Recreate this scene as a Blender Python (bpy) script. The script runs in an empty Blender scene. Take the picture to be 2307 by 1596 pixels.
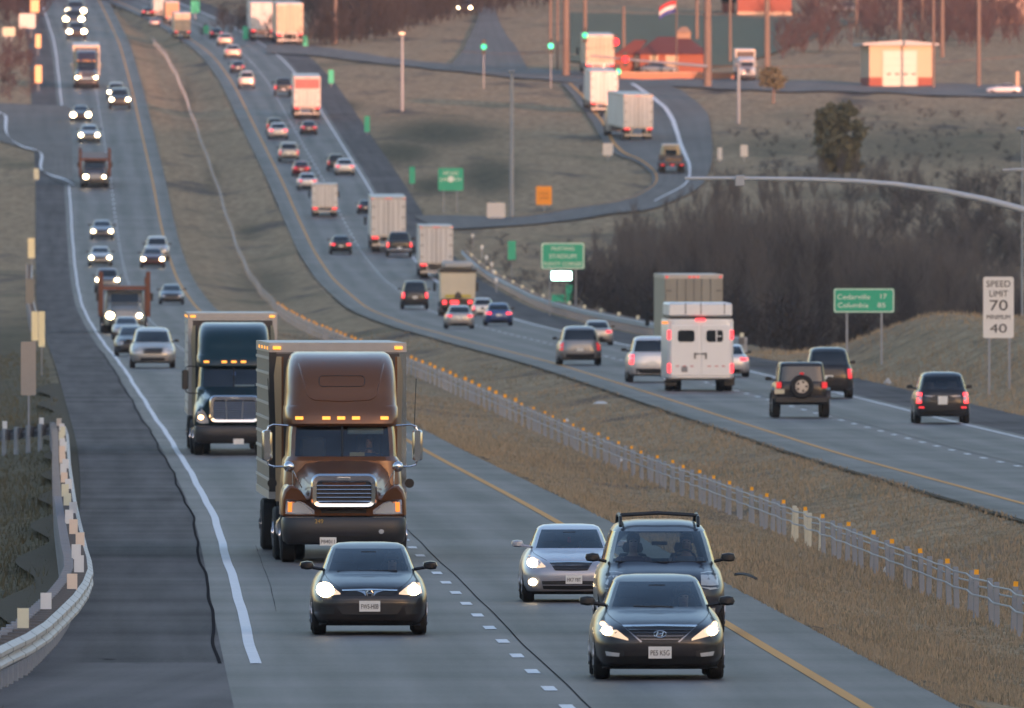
HAZE, SUNP = 0.000033, 2.0
import bpy, math, random
import numpy as np
from mathutils import Vector, Matrix
from mathutils.bvhtree import BVHTree
random.seed(7); rng = np.random.default_rng(7)
F, CX, YH, H = 50100.0, 1153.5, 615.0, 5.33      # focal length / principal point in photo units, camera height
EXP = 2.3
sc = bpy.context.scene; COL = sc.collection
R = math.radians

# ------------------------------------------------------------------ materials
MATS = {}
def nodes(name):
    m = bpy.data.materials.new(name); m.use_nodes = True
    nt = m.node_tree; b = nt.nodes['Principled BSDF']
    return m, nt, b
def mat(key, col=(.5,.5,.5), rough=.5, metal=0., emit=None, coat=0., var=.12, scale=6., spec=.5, bump=0., streak=0.):
    if key in MATS: return MATS[key]
    m, nt, b = nodes(key); N, Lk = nt.nodes, nt.links
    tc = N.new('ShaderNodeTexCoord'); no = N.new('ShaderNodeTexNoise')
    no.inputs['Scale'].default_value = scale; no.inputs['Detail'].default_value = 5
    if streak:
        mp = N.new('ShaderNodeMapping'); mp.inputs['Scale'].default_value = (1,.15,streak); Lk.new(tc.outputs['Object'], mp.inputs[0]); Lk.new(mp.outputs[0], no.inputs['Vector'])
    else: Lk.new(tc.outputs['Object'], no.inputs['Vector'])
    mx = N.new('ShaderNodeMix'); mx.data_type = 'RGBA'
    mx.inputs[6].default_value = tuple(c*(1-var) for c in col)+(1,)
    mx.inputs[7].default_value = tuple(min(1, c*(1+var)) for c in col)+(1,)
    Lk.new(no.outputs['Fac'], mx.inputs[0]); Lk.new(mx.outputs[2], b.inputs['Base Color'])
    mr = N.new('ShaderNodeMapRange'); mr.inputs[3].default_value = max(.02, rough-.06); mr.inputs[4].default_value = rough+.06
    Lk.new(no.outputs['Fac'], mr.inputs[0]); Lk.new(mr.outputs[0], b.inputs['Roughness'])
    b.inputs['Metallic'].default_value = metal; b.inputs['Specular IOR Level'].default_value = spec
    b.inputs['Coat Weight'].default_value = coat; b.inputs['Coat Roughness'].default_value = .06
    if bump:
        bp = N.new('ShaderNodeBump'); bp.inputs['Strength'].default_value = bump
        Lk.new(no.outputs['Fac'], bp.inputs['Height']); Lk.new(bp.outputs[0], b.inputs['Normal'])
    if emit:
        b.inputs['Emission Color'].default_value = tuple(emit[:3])+(1,)
        b.inputs['Emission Strength'].default_value = emit[3]/2**EXP
    MATS[key] = m; return m
def paint(col):
    """car paint: clear coat over the colour, road dust gathering low on the body"""
    key = 'paint %.3f %.3f %.3f' % tuple(col)
    if key in MATS: return MATS[key]
    m = mat(key, col, .32, .35 if max(col) > .08 else .0, coat=.42, var=.06, spec=.3, scale=2.)
    nt = m.node_tree; N, Lk = nt.nodes, nt.links; b = N['Principled BSDF']
    tc = N.new('ShaderNodeTexCoord'); sp = N.new('ShaderNodeSeparateXYZ'); Lk.new(tc.outputs['Object'], sp.inputs[0])
    no = N.new('ShaderNodeTexNoise'); no.inputs['Scale'].default_value = 5; no.inputs['Detail'].default_value = 6
    Lk.new(tc.outputs['Object'], no.inputs['Vector'])
    ad = N.new('ShaderNodeMath'); ad.operation = 'MULTIPLY_ADD'; ad.inputs[1].default_value = -.7
    Lk.new(no.outputs['Fac'], ad.inputs[0]); Lk.new(sp.outputs['Z'], ad.inputs[2])
    mr = N.new('ShaderNodeMapRange'); mr.inputs[1].default_value = -.05; mr.inputs[2].default_value = .45
    mr.inputs[3].default_value = .28; mr.inputs[4].default_value = 0.
    Lk.new(ad.outputs[0], mr.inputs[0])
    old = b.inputs['Base Color'].links[0].from_socket
    mx = N.new('ShaderNodeMix'); mx.data_type = 'RGBA'; mx.inputs[7].default_value = (.09,.08,.07,1)
    Lk.new(mr.outputs[0], mx.inputs[0]); Lk.new(old, mx.inputs[6]); Lk.new(mx.outputs[2], b.inputs['Base Color'])
    return m
def glass_clear():
    if 'clear glass' in MATS: return MATS['clear glass']
    m, nt, b = nodes('clear glass'); N, Lk = nt.nodes, nt.links
    tr = N.new('ShaderNodeBsdfTransparent'); tr.inputs[0].default_value = (.60,.66,.67,1)
    gl = N.new('ShaderNodeBsdfGlossy'); gl.inputs['Roughness'].default_value = .03; gl.inputs[0].default_value = (.9,.95,1,1)
    fr = N.new('ShaderNodeFresnel'); fr.inputs[0].default_value = 1.6
    no = N.new('ShaderNodeTexNoise'); no.inputs['Scale'].default_value = 3
    ml = N.new('ShaderNodeMath'); ml.operation = 'MULTIPLY_ADD'; ml.inputs[1].default_value = .04
    Lk.new(no.outputs['Fac'], ml.inputs[0]); Lk.new(fr.outputs[0], ml.inputs[2])
    ms = N.new('ShaderNodeMixShader'); Lk.new(ml.outputs[0], ms.inputs[0])
    Lk.new(tr.outputs[0], ms.inputs[1]); Lk.new(gl.outputs[0], ms.inputs[2])
    Lk.new(ms.outputs[0], N['Material Output'].inputs[0]); N.remove(b)
    MATS['clear glass'] = m; return m
def MG(): return mat('dark glass', (.012,.016,.02), .06, spec=.8, var=.2, scale=1.5)
def PL(): return mat('black plastic', (.018,.019,.021), .45, var=.3)
def TY(): return mat('tyre rubber', (.014,.014,.015), .8, var=.3, scale=9)
def CH(): return mat('chrome', (.75,.76,.78), .12, 1., var=.05)
def RIM(): return mat('alloy rim', (.5,.5,.51), .3, .9)
def STEEL(): return mat('galvanised steel', (.25,.28,.32), .5, .35, var=.22, scale=4)
def HL(on): return mat('lit lamp', (.9,.9,.85), .3, emit=(1,.74,.40,28)) if on else mat('lamp lens', (.55,.57,.58), .12, .2, spec=.8)
def HLG(): return mat('glowing lamp lens',(.7,.65,.55),.2,emit=(1,.66,.32,3.))
def HLD(): return mat('lit lamp reflector',(.6,.58,.52),.2,emit=(1,.58,.26,.8))
def TLm(k=1.): return mat('tail lamp %.1f' % k, (.35,.012,.015), .25, emit=(1,.05,.06,k) if k else None)
AMB = lambda: mat('amber lamp', (.8,.3,.03), .3, emit=(1,.36,.05,2.0))
WHT = lambda: mat('white plate', (.72,.73,.70), .45, var=.1)
BLK = lambda: mat('black lettering', (.02,.02,.025), .5)

# ------------------------------------------------------------------ mesh helpers
class MB:
    def __init__(s): s.v=[]; s.f=[]; s.m=[]
    def add(s, v, f, mi=0):
        o=len(s.v); s.v+= [tuple(p) for p in v]; s.f+=[tuple(i+o for i in q) for q in f]; s.m+=[mi]*len(f); return s
    def box(s, x0,x1,y0,y1,z0,z1, mi=0, b=0., M=None):
        if b:      # chamfered box (cut vertical edges and inset top/bottom)
            pl=[(x0+b,y0),(x1-b,y0),(x1,y0+b),(x1,y1-b),(x1-b,y1),(x0+b,y1),(x0,y1-b),(x0,y0+b)]
            cx,cy=(x0+x1)/2,(y0+y1)/2; sx=max(.05,1-2*b/max(1e-6,x1-x0)); sy=max(.05,1-2*b/max(1e-6,y1-y0))
            rings=[]
            for z,k in ((z0,1),(z0+b,0),(z1-b,0),(z1,1)):
                rings.append([((cx+(p[0]-cx)*sx, cy+(p[1]-cy)*sy, z) if k else (p[0],p[1],z)) for p in pl])
            return s.loft(rings, mi, M=M)
        v=[(x,y,z) for x in (x0,x1) for y in (y0,y1) for z in (z0,z1)]
        if M: v=[M@Vector(p) for p in v]
        return s.add(v, [(0,1,3,2),(4,6,7,5),(0,4,5,1),(2,3,7,6),(0,2,6,4),(1,5,7,3)], mi)
    def loft(s, rings, mi=0, caps=True, M=None):
        n=len(rings[0]); v=[p for r in rings for p in r]
        if M: v=[M@Vector(p) for p in v]
        f=[(i*n+j, i*n+(j+1)%n, (i+1)*n+(j+1)%n, (i+1)*n+j) for i in range(len(rings)-1) for j in range(n)]
        if caps: f+=[tuple(range(n))[::-1], tuple(range((len(rings)-1)*n, len(rings)*n))]
        return s.add(v,f,mi)
    def tube(s, pts, r, n=6, mi=0, r1=None):
        pts=[Vector(p) for p in pts]; rings=[]; up=Vector((0,0,1))
        for i,p in enumerate(pts):
            t=(pts[min(i+1,len(pts)-1)]-pts[max(i-1,0)]).normalized()
            a=t.cross(up) if abs(t.z)<.95 else t.cross(Vector((0,1,0))); a.normalize(); b=a.cross(t)
            rr=r if r1 is None else r+(r1-r)*i/(len(pts)-1)
            rings.append([tuple(p+a*rr*math.cos(2*math.pi*k/n)+b*rr*math.sin(2*math.pi*k/n)) for k in range(n)])
        return s.loft(rings, mi)
    def cyl(s, p0, p1, r, n=12, mi=0, r1=None): return s.tube([p0,p1], r, n, mi, r1)
    def prism(s, poly, y0, y1, mi=0):         # polygon in xz, extruded in y
        n=len(poly); return s.loft([[(p[0],y0,p[1]) for p in poly],[(p[0],y1,p[1]) for p in poly]], mi)
    def build(s, name, mats, parent=None, smooth=38, off=None):
        me=bpy.data.meshes.new(name); v=s.v
        if off: v=[(p[0]+off[0],p[1]+off[1],p[2]+off[2]) for p in v]
        me.from_pydata(v,[],s.f)
        if not isinstance(mats,(list,tuple)): mats=[mats]
        for m in mats: me.materials.append(m)
        if len(mats)>1: me.polygons.foreach_set('material_index', s.m)
        if smooth: me.shade_smooth(); me.set_sharp_from_angle(angle=R(smooth))
        me.update(); o=bpy.data.objects.new(name, me); COL.objects.link(o)
        if parent: o.parent=parent
        return o
def npmesh(name, V, Q, m, uv=None, smooth=True, parent=None):
    me=bpy.data.meshes.new(name); k=Q.shape[1]
    me.vertices.add(len(V)); me.vertices.foreach_set('co', np.asarray(V,np.float32).ravel())
    me.loops.add(Q.size); me.loops.foreach_set('vertex_index', Q.astype(np.int32).ravel())
    me.polygons.add(len(Q)); me.polygons.foreach_set('loop_start', np.arange(0,Q.size,k,dtype=np.int32))
    me.polygons.foreach_set('loop_total', np.full(len(Q),k,np.int32))
    if uv is not None:
        l=me.uv_layers.new(name='UVMap'); l.data.foreach_set('uv', np.asarray(uv,np.float32)[Q.ravel()].ravel())
    me.materials.append(m); me.update(calc_edges=True)
    if smooth: me.shade_smooth()
    o=bpy.data.objects.new(name, me); COL.objects.link(o)
    if parent: o.parent=parent
    return o
def tag(o, label, cat, group=None, kind=None):
    o['label']=label; o['category']=cat
    if group: o['group']=group
    if kind: o['kind']=kind
    return o
def struct(o, label=None, kind='structure'):
    o['kind']=kind
    if label: o['label']=label
    return o
def thing(name, label, cat, loc=(0,0,0), group=None, rz=0.):
    o=bpy.data.objects.new(name, None); COL.objects.link(o); o.location=loc; o.rotation_euler=(0,0,rz)
    o.empty_display_size=.3; return tag(o,label,cat,group)
def text_part(s, size, m, parent, pos, rear=False, depth=.004, name='lettering', width=None, label=None):
    cu=bpy.data.curves.new('t','FONT'); cu.body=s; cu.size=size; cu.align_x='CENTER'; cu.align_y='CENTER'; cu.extrude=depth
    ob=bpy.data.objects.new('t',cu); COL.objects.link(ob); bpy.context.view_layer.update()
    me=bpy.data.meshes.new_from_object(ob.evaluated_get(bpy.context.evaluated_depsgraph_get()))
    bpy.data.objects.remove(ob); bpy.data.curves.remove(cu)
    xs=[v.co.x for v in me.vertices]; w=max(xs)-min(xs)
    S=Matrix.Diagonal((width/w if width else 1,1,1,1))
    me.transform(Matrix.Translation(pos)@Matrix.Rotation(math.pi if rear else 0,4,'Z')@Matrix.Rotation(R(90),4,'X')@S)
    me.name=name; me.materials.clear(); me.materials.append(m); o=bpy.data.objects.new(name,me); COL.objects.link(o); o.parent=parent
    if label: o['label']=label
    return o
def ss(x,a,b):
    t=np.clip((np.asarray(x,float)-a)/(b-a),0,1); return t*t*(3-2*t)

# ------------------------------------------------------------------ the lie of the land
TAB=[(1596,272),(1496,303),(1400,340),(1268,409),(1150,499),(1025,645),(955,745),(880,866),(822,990),(775,1150),(735,1290),
     (695,1430),(628,1620),(565,1740),(488,1850),(420,1930),(363,2010),(265,2160),(200,2270),(110,2480),(85,2550),(0,2800),(-90,3150)]
DG=np.arange(-4000,9000,5.)
def smooth_tab(d,v,sig,flat=None):
    y=np.interp(DG,d,v); lo=DG<d[0]; hi=DG>d[-1]
    if flat is None:
        y[lo]=v[0]+(DG[lo]-d[0])*(v[1]-v[0])/(d[1]-d[0]); y[hi]=v[-1]+(DG[hi]-d[-1])*(v[-1]-v[-2])/(d[-1]-d[-2])
    k=np.arange(-40,41); w=np.exp(-.5*(k*5/sig)**2); w/=w.sum()
    return np.convolve(np.pad(y,40,'edge'),w,'valid')
zd=[H-(y-YH)*d/F for y,d in TAB]; dd=[d for y,d in TAB]
ZG=smooth_tab([0,200,260]+dd[2:]+[4200,9000],[0,0,0]+zd[2:]+[zd[-1]+18,zd[-1]+20],28.,True)
LG=smooth_tab([272,336,486,672,1000,1470,1940,2520,2800,3150],[4.35,3.27,.85,-2.85,-10.3,-21.2,-31.3,-44.5,-52,-62],45.)
RG=smooth_tab([300,513,735,880,1055,1153,1240,1315,1416,1645,1835,1950,2118,2320,2455,2640,2850,3150],
              [15.0,11.8,8.0,4.7,.6,-1.8,-4.3,-6.5,-9.1,-13.6,-17.5,-20.2,-24.4,-29.4,-33.2,-41,-53,-70],40.)
zr=lambda d: np.interp(d,DG,ZG)
Xl=lambda d: np.interp(d,DG,LG)
Xr=lambda d: np.interp(d,DG,RG)
LOUT,LIN,RIN,ROUT = -10.1, 1.15, -1.25, 10.4
def bumps(X,d):
    return (np.sin(X*.31+d*.043+1.3)*np.sin(d*.021+X*.11)+.6*np.sin(X*.83-d*.071)*np.sin(d*.052+.7)+.45*np.sin(d*.013+X*.05+2.))
def G(X,d):
    X=np.asarray(X,float); d=np.asarray(d,float); z=zr(d)
    a=Xl(d)+LIN; b=Xr(d)+RIN; t=np.clip((X-a)/(b-a),0,1)
    z=z-.6*np.sin(np.pi*t)**1.2
    e=np.clip(Xl(d)+LOUT-X,0,None)
    z=z-.13*np.minimum(e,8)*(1-ss(d,800,1500))+.25*bumps(X,d)*ss(e,2,14)
    e=np.clip(X-(Xr(d)+ROUT),0,None)
    z=z+2.25*ss(e,.3,7)*ss(d,690,900)*(1-ss(d,990,1080))-2.2*ss(e,3,12)*ss(d,1060,1160)*(1-ss(d,1600,1780))
    z=z+.3*bumps(X,d)*ss(e,3,14)*(1-ss(d,1780,1900)*.6)
    return z
def hit(x,y):
    d=np.arange(150,5000,2.); X=(x-CX)/F*d; g=G(X,d)-(H-(y-YH)/F*d)
    i=np.argmax(g>=0)
    if g[i]<0: i=len(d)-1
    t=g[i-1]/(g[i-1]-g[i]) if i>0 and g[i]!=g[i-1] else 0
    D=d[i-1]+t*2; Xp=(x-CX)/F*D
    return Vector((float(Xp),float(D),float(G(Xp,D))))
def at(x,y,d): return Vector(((x-CX)/F*d, d, H-(y-YH)/F*d))
PX=lambda d: F/d                                       # photo units per metre at distance d

# ground ---------------------------------------------------------------------
def ground_mat():
    m,nt,b=nodes('dry winter grass'); N,Lk=nt.nodes,nt.links
    geo=N.new('ShaderNodeNewGeometry')
    def noise(scale,det,sx=1.,sy=1.):
        mp=N.new('ShaderNodeMapping'); mp.inputs['Scale'].default_value=(sx,sy,1); Lk.new(geo.outputs['Position'],mp.inputs[0])
        n=N.new('ShaderNodeTexNoise'); n.inputs['Scale'].default_value=scale; n.inputs['Detail'].default_value=det; n.inputs['Roughness'].default_value=.62
        Lk.new(mp.outputs[0],n.inputs['Vector']); return n.outputs['Fac']
    def ramp(src,stops):
        r=N.new('ShaderNodeValToRGB'); Lk.new(src,r.inputs[0]); e=r.color_ramp.elements
        for i,(p,c) in enumerate(stops):
            k=e[i] if i<2 else e.new(p); k.position=p; k.color=tuple(c)+(1,)
        return r.outputs[0]
    def mix(f,a,bb,mode='MIX'):
        x=N.new('ShaderNodeMix'); x.data_type='RGBA'; x.blend_type=mode
        if isinstance(f,float): x.inputs[0].default_value=f
        else: Lk.new(f,x.inputs[0])
        Lk.new(a,x.inputs[6]); Lk.new(bb,x.inputs[7]); return x.outputs[2]
    straw=ramp(noise(.9,9,1.6,.35),[(.28,(.16,.116,.070)),(.5,(.33,.244,.146)),(.72,(.46,.35,.215))])
    green=ramp(noise(1.4,8,1.,.3),[(.3,(.105,.090,.055)),(.7,(.235,.20,.118))])
    dark=ramp(noise(2.2,7,1.,.3),[(.3,(.06,.052,.047)),(.7,(.14,.115,.095))])
    f1=ramp(noise(.055,6,1.4,.45),[(.55,(0,0,0)),(.70,(1,1,1))])
    f2=ramp(noise(.085,7,1.5,.30),[(.56,(0,0,0)),(.68,(1,1,1))])
    c=mix(f1,straw,green); c=mix(f2,c,dark)
    fine=ramp(noise(7.,4,1.,.25),[(.25,(.72,.72,.72)),(.75,(1.28,1.28,1.28))])
    c=mix(1.,c,fine,'MULTIPLY')
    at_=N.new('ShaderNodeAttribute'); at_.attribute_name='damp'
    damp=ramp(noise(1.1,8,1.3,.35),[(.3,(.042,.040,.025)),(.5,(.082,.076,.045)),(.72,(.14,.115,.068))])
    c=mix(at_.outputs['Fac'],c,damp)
    Lk.new(c,b.inputs['Base Color']); b.inputs['Roughness'].default_value=.95; b.inputs['Specular IOR Level'].default_value=.1
    bp=N.new('ShaderNodeBump'); bp.inputs['Strength'].default_value=.8; bp.inputs['Distance'].default_value=.12
    Lk.new(noise(5.,6,1.,.5),bp.inputs['Height']); Lk.new(bp.outputs[0],b.inputs['Normal'])
    return m
def ground():
    u=np.concatenate([[-4500,-3000,-2000,-1300,-800,-500,-350,-260,-200,-160,-130,-105,-85],np.arange(-70,-12,1.6),
        np.arange(-12,-10.1,.4),[-10.1],np.arange(-9.7,1.1,1.4),[1.15],np.arange(1.5,30,.5),np.arange(30,150,1.5),[160,180,210,260,340,450,600,900,1400,2200,3300,4500]])
    d=np.concatenate([[-3900,-3000,-2000,-1200,-700,-400,-200,-80],np.arange(0,180,20),np.arange(180,720,3.),np.arange(720,1300,5.),np.arange(1300,3300,7.),
        [3350,3500,3800,4200,5000,6000,7500]])
    D,U=np.meshgrid(d,u,indexing='ij'); X=Xl(np.clip(D,0,3300))+U; Z=G(X,D)-.04
    inl=(X>Xl(D)+LOUT+.3)&(X<Xl(D)+LIN-.3); inr=(X>Xr(D)+RIN+.3)&(X<Xr(D)+ROUT-.3)
    Z=np.where(inl|inr,zr(D)-.35,Z)
    V=np.stack([X,D,Z],-1).reshape(-1,3); n=len(u); i=np.arange(len(d)-1)[:,None]*n+np.arange(n-1)[None]
    Q=np.stack([i,i+1,i+n+1,i+n],-1).reshape(-1,4)
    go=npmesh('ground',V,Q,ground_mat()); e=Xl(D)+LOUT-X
    px=CX+X*F/np.maximum(D,50); py=YH+(H-Z)*F/np.maximum(D,50)
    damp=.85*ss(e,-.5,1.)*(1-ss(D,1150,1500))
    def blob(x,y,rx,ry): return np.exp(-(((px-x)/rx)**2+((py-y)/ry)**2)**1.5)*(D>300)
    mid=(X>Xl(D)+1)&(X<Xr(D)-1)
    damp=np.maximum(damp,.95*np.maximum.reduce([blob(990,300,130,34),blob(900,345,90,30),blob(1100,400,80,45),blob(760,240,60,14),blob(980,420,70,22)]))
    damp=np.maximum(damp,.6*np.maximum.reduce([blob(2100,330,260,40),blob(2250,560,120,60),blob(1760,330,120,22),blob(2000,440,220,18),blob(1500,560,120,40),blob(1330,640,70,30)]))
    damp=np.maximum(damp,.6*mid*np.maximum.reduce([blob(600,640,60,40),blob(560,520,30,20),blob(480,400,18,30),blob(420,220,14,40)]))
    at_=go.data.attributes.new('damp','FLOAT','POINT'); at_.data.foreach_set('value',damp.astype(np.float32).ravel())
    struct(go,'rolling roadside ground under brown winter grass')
ground()
# unseen ridge added behind the viewer to keep low sun off the near road
def ridge():
    xs=np.linspace(-6500,6500,90); prof=[(-450,-2),(-700,.55),(-900,1.),(-1150,.6),(-1500,-2)]
    hh=RIDGE+6*np.sin(xs*.004)+3*np.sin(xs*.013+1); V=[];
    for y,k in prof: V+= [(x,y,(h*k if k>0 else -2.)) for x,h in zip(xs,hh)]
    n=len(xs); i=np.arange(len(prof)-1)[:,None]*n+np.arange(n-1)[None]
    struct(npmesh('shade_ridge',np.array(V),np.stack([i,i+1,i+n+1,i+n],-1).reshape(-1,4),MATS.get('g') or bpy.data.materials['dry winter grass']),'unseen long ridge added behind the viewpoint to shade the near road')
SUN_EL, SUN_AZ = 3.3, 158.0      # degrees; azimuth clockwise from +Y
RIDGE = 21.+math.tan(R(SUN_EL))*(2270+900)/math.cos(R(180-SUN_AZ))
ridge()

# roads ----------------------------------------------------------------------
def road_mat(key, base, var, rough=.75, tracks=0., joints=0., spec=.25):
    m,nt,b=nodes(key); N,Lk=nt.nodes,nt.links
    uv=N.new('ShaderNodeUVMap'); geo=N.new('ShaderNodeNewGeometry')
    def noise(vec,scale,sx,sy,det=6):
        mp=N.new('ShaderNodeMapping'); mp.inputs['Scale'].default_value=(sx,sy,1); Lk.new(vec,mp.inputs[0])
        n=N.new('ShaderNodeTexNoise'); n.inputs['Scale'].default_value=scale; n.inputs['Detail'].default_value=det
        Lk.new(mp.outputs[0],n.inputs['Vector']); return n.outputs['Fac']
    def M(op,a,c):
        x=N.new('ShaderNodeMath'); x.operation=op
        for i,q in enumerate((a,c)):
            if isinstance(q,(int,float)): x.inputs[i].default_value=q
            else: Lk.new(q,x.inputs[i])
        return x.outputs[0]
    v=uv.outputs['UV']
    val=M('ADD',M('MULTIPLY',M('SUBTRACT',noise(v,1.,1.3,.025),.5),var*1.6),1.)            # streaks along the road
    val=M('ADD',val,M('MULTIPLY',M('SUBTRACT',noise(v,1.,.08,.12,7),.5),var*1.8))           # bands and patches across
    val=M('ADD',val,M('MULTIPLY',M('SUBTRACT',noise(geo.outputs['Position'],14.,1,1,3),.5),var*1.4))
    sp=N.new('ShaderNodeSeparateXYZ'); Lk.new(v,sp.inputs[0])
    if tracks:
        w=M('COSINE',M('MULTIPLY',sp.outputs['X'],2*math.pi/1.83),0.)
        val=M('ADD',val,M('MULTIPLY',w,-tracks))
    if joints:
        fr=M('FRACT',M('MULTIPLY',sp.outputs['Y'],1/18.3),0.); j=M('LESS_THAN',fr,.012)
        val=M('SUBTRACT',val,M('MULTIPLY',j,joints))
    cm=N.new('ShaderNodeMix'); cm.data_type='RGBA'; cm.blend_type='MULTIPLY'; cm.inputs[0].default_value=1.
    cm.inputs[6].default_value=tuple(base)+(1,)
    cb=N.new('ShaderNodeCombineColor')
    for i in range(3): Lk.new(val,cb.inputs[i])
    Lk.new(cb.outputs[0],cm.inputs[7]); Lk.new(cm.outputs[2],b.inputs['Base Color'])
    b.inputs['Roughness'].default_value=rough; b.inputs['Specular IOR Level'].default_value=spec
    bp=N.new('ShaderNodeBump'); bp.inputs['Strength'].default_value=.35; bp.inputs['Distance'].default_value=.02
    Lk.new(noise(geo.outputs['Position'],22.,1,1,3),bp.inputs['Height']); Lk.new(bp.outputs[0],b.inputs['Normal'])
    return m
def strip(name, fa, fb, d0, d1, m, dz=0., step=4., nx=3, wob=0., lab=None, parent=None, u0=0.):
    d=np.arange(d0,d1+step*.5,step); A=fa(d); B=fb(d)
    if wob:
        w=wob*(1.5*np.sin(d*.055)+1.1*np.sin(d*.13+1)+.3*np.sin(d*.29)); A=A+w; B=B+w
    t=np.linspace(0,1,nx); X=A[:,None]+(B-A)[:,None]*t; D=np.repeat(d[:,None],nx,1); Z=zr(D)+dz
    V=np.stack([X,D,Z],-1).reshape(-1,3); uv=np.stack([u0+X-A[:,None],D],-1).reshape(-1,2)
    i=np.arange(len(d)-1)[:,None]*nx+np.arange(nx-1)[None]; Q=np.stack([i,i+1,i+nx+1,i+nx],-1).reshape(-1,4)
    o=npmesh(name,V,Q,m,uv,parent=parent)
    return struct(o,lab) if lab else o
CONC=road_mat('worn pavement',(.114,.101,.098),.90,.52,.22,.28,.08)
ASPH=road_mat('dark shoulder asphalt',(.098,.089,.088),.95,.85,0.,0.,.12)
GREY=road_mat('grey side road',(.165,.155,.143),.4,.8,0.,0.,.1)
SLAB=road_mat('grey slab concrete',(.122,.108,.106),.7,.75,0.,0.,.12)
LINEW=mat('white road paint',(.74,.75,.77),.7,var=.14,scale=1.2); LINEY=mat('yellow road paint',(.60,.26,.02),.7,var=.12,scale=3.)
SEAL=mat('crack sealant',(.038,.036,.037),.95,spec=0.)
DEND=3050.
sh=lambda f,k: (lambda d: f(d)+k)
strip('road',sh(Xl,-7.75),sh(Xl,1.15),120,DEND,CONC,0,lab='grey westbound carriageway with oncoming traffic',nx=5,u0=-1.34)
strip('road',sh(Xr,-1.25),sh(Xr,7.7),120,DEND,CONC,0,lab='grey eastbound carriageway with receding traffic',nx=5,u0=-2.16)
strip('road_shoulder',sh(Xl,-10.25),sh(Xl,-7.75),303,DEND,ASPH,0,lab='dark asphalt shoulder beside the oncoming lanes')
strip('road_shoulder',lambda d: Xl(d)-11.2-np.clip(303-d,0,60)*.06,sh(Xl,-7.75),120,302.9,SLAB,0,lab='grey bridge approach slab at the bottom left')
strip('road_shoulder',sh(Xr,7.7),sh(Xr,10.55),120,DEND,ASPH,0,lab='dark asphalt shoulder beside the receding lanes')
WB=.008
strip('road_marking',sh(Xl,-7.39),sh(Xl,-7.235),303,DEND,LINEW,WB,wob=.009,nx=2,step=.75,lab='white edge line of the oncoming lanes')
strip('road_marking',sh(Xl,-.09),sh(Xl,.08),120,DEND,LINEY,WB,nx=2,lab='yellow edge line of the oncoming lanes')
strip('road_marking',sh(Xr,-.08),sh(Xr,.09),120,DEND,LINEY,WB,nx=2,lab='yellow edge line of the receding lanes')
strip('road_marking',sh(Xr,7.2),sh(Xr,7.34),120,DEND,LINEW,WB,nx=2,lab='white edge line of the receding lanes')
strip('road_marking',sh(Xl,-7.82),sh(Xl,-7.77),303,1100,SEAL,.006,wob=.022,nx=2,step=1.,lab='dark sealed crack along the shoulder joint')
strip('road_marking',sh(Xl,-3.40),sh(Xl,-3.378),200,700,SEAL,.006,wob=.01,nx=2,lab='thin dark joint beside the lane dashes')
strip('road_marking',sh(Xr,3.98),sh(Xr,4.005),400,1000,SEAL,.006,wob=.01,nx=2,lab='thin dark joint in the receding lanes')
def dashes(fx, ph, lab):
    V=[];Q=[]
    for k in range(0,230):
        a=ph+12.19*k; d=np.array([a,a+1.5,a+3.05]); x=fx(d); z=zr(d)+WB
        o=len(V)
        for q in range(3): V+=[(x[q]-.085,d[q],z[q]),(x[q]+.085,d[q],z[q])]
        Q+=[(o,o+1,o+3,o+2),(o+2,o+3,o+5,o+4)]
    struct(npmesh('road_marking',np.array(V),np.array(Q),LINEW),lab)
dashes(sh(Xl,-3.66),hit(1213,1514).y-1.5-12.19*8,'white lane dashes of the oncoming lanes')
dashes(sh(Xr,3.66),180.,'white lane dashes of the receding lanes')
def ribbon(name, Lp, Rp, m, dz, lab, sub=6, nx=5):
    """a road sheet between two edges traced as ground points, laid on the ground"""
    a=[hit(*p) for p in Lp]; b=[hit(*p) for p in Rp]; rows=[]
    def cr(P,t):
        i=min(int(t),len(P)-2); f=t-i; p0,p1,p2,p3=P[max(i-1,0)],P[i],P[i+1],P[min(i+2,len(P)-1)]
        return .5*((2*p1)+(p2-p0)*f+(2*p0-5*p1+4*p2-p3)*f*f+(3*p1-p0-3*p2+p3)*f**3)
    n=(len(Lp)-1)*sub+1
    V=[];uv=[]
    for k in range(n):
        A,B=cr(a,k/sub),cr(b,k/sub)
        for j in range(nx):
            p=A+(B-A)*(j/(nx-1)); V.append((p.x,p.y,float(G(p.x,p.y))+dz)); uv.append((j*2.,k*4.))
    i=np.arange(n-1)[:,None]*nx+np.arange(nx-1)[None]
    return struct(npmesh(name,np.array(V),np.stack([i,i+1,i+nx+1,i+nx],-1).reshape(-1,4),m,np.array(uv)),lab)
RL=[(930,488),(1040,488),(1153,491),(1253,477),(1353,461),(1440,437),(1470,410),(1450,378),(1378,343),(1340,288),(1300,232),(1262,190)]
RR=[(985,520),(1060,517),(1153,511),(1253,502),(1353,488),(1490,466),(1575,425),(1602,375),(1604,315),(1592,255),(1550,217),(1500,192)]
ribbon('road',RL,RR,GREY,.10,'curving slip road climbing to the crossroads')
def lineon(Lp,Rp,t0,t1,m,lab):
    A=[(l[0]+(r[0]-l[0])*t0,l[1]+(r[1]-l[1])*t0) for l,r in zip(Lp,Rp)]; B=[(l[0]+(r[0]-l[0])*t1,l[1]+(r[1]-l[1])*t1) for l,r in zip(Lp,Rp)]
    ribbon('road_marking',A,B,m,.14,lab,nx=2)
lineon(RL[2:],RR[2:],.07,.10,LINEY,'yellow edge line of the slip road')
lineon(RL[5:],RR[5:],.66,.70,LINEW,'white line of the slip road')
CU=[(600,98),(690,105),(760,113),(900,135),(1030,148),(1250,160),(1450,170),(1700,180),(1940,190),(2330,196)]
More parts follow.
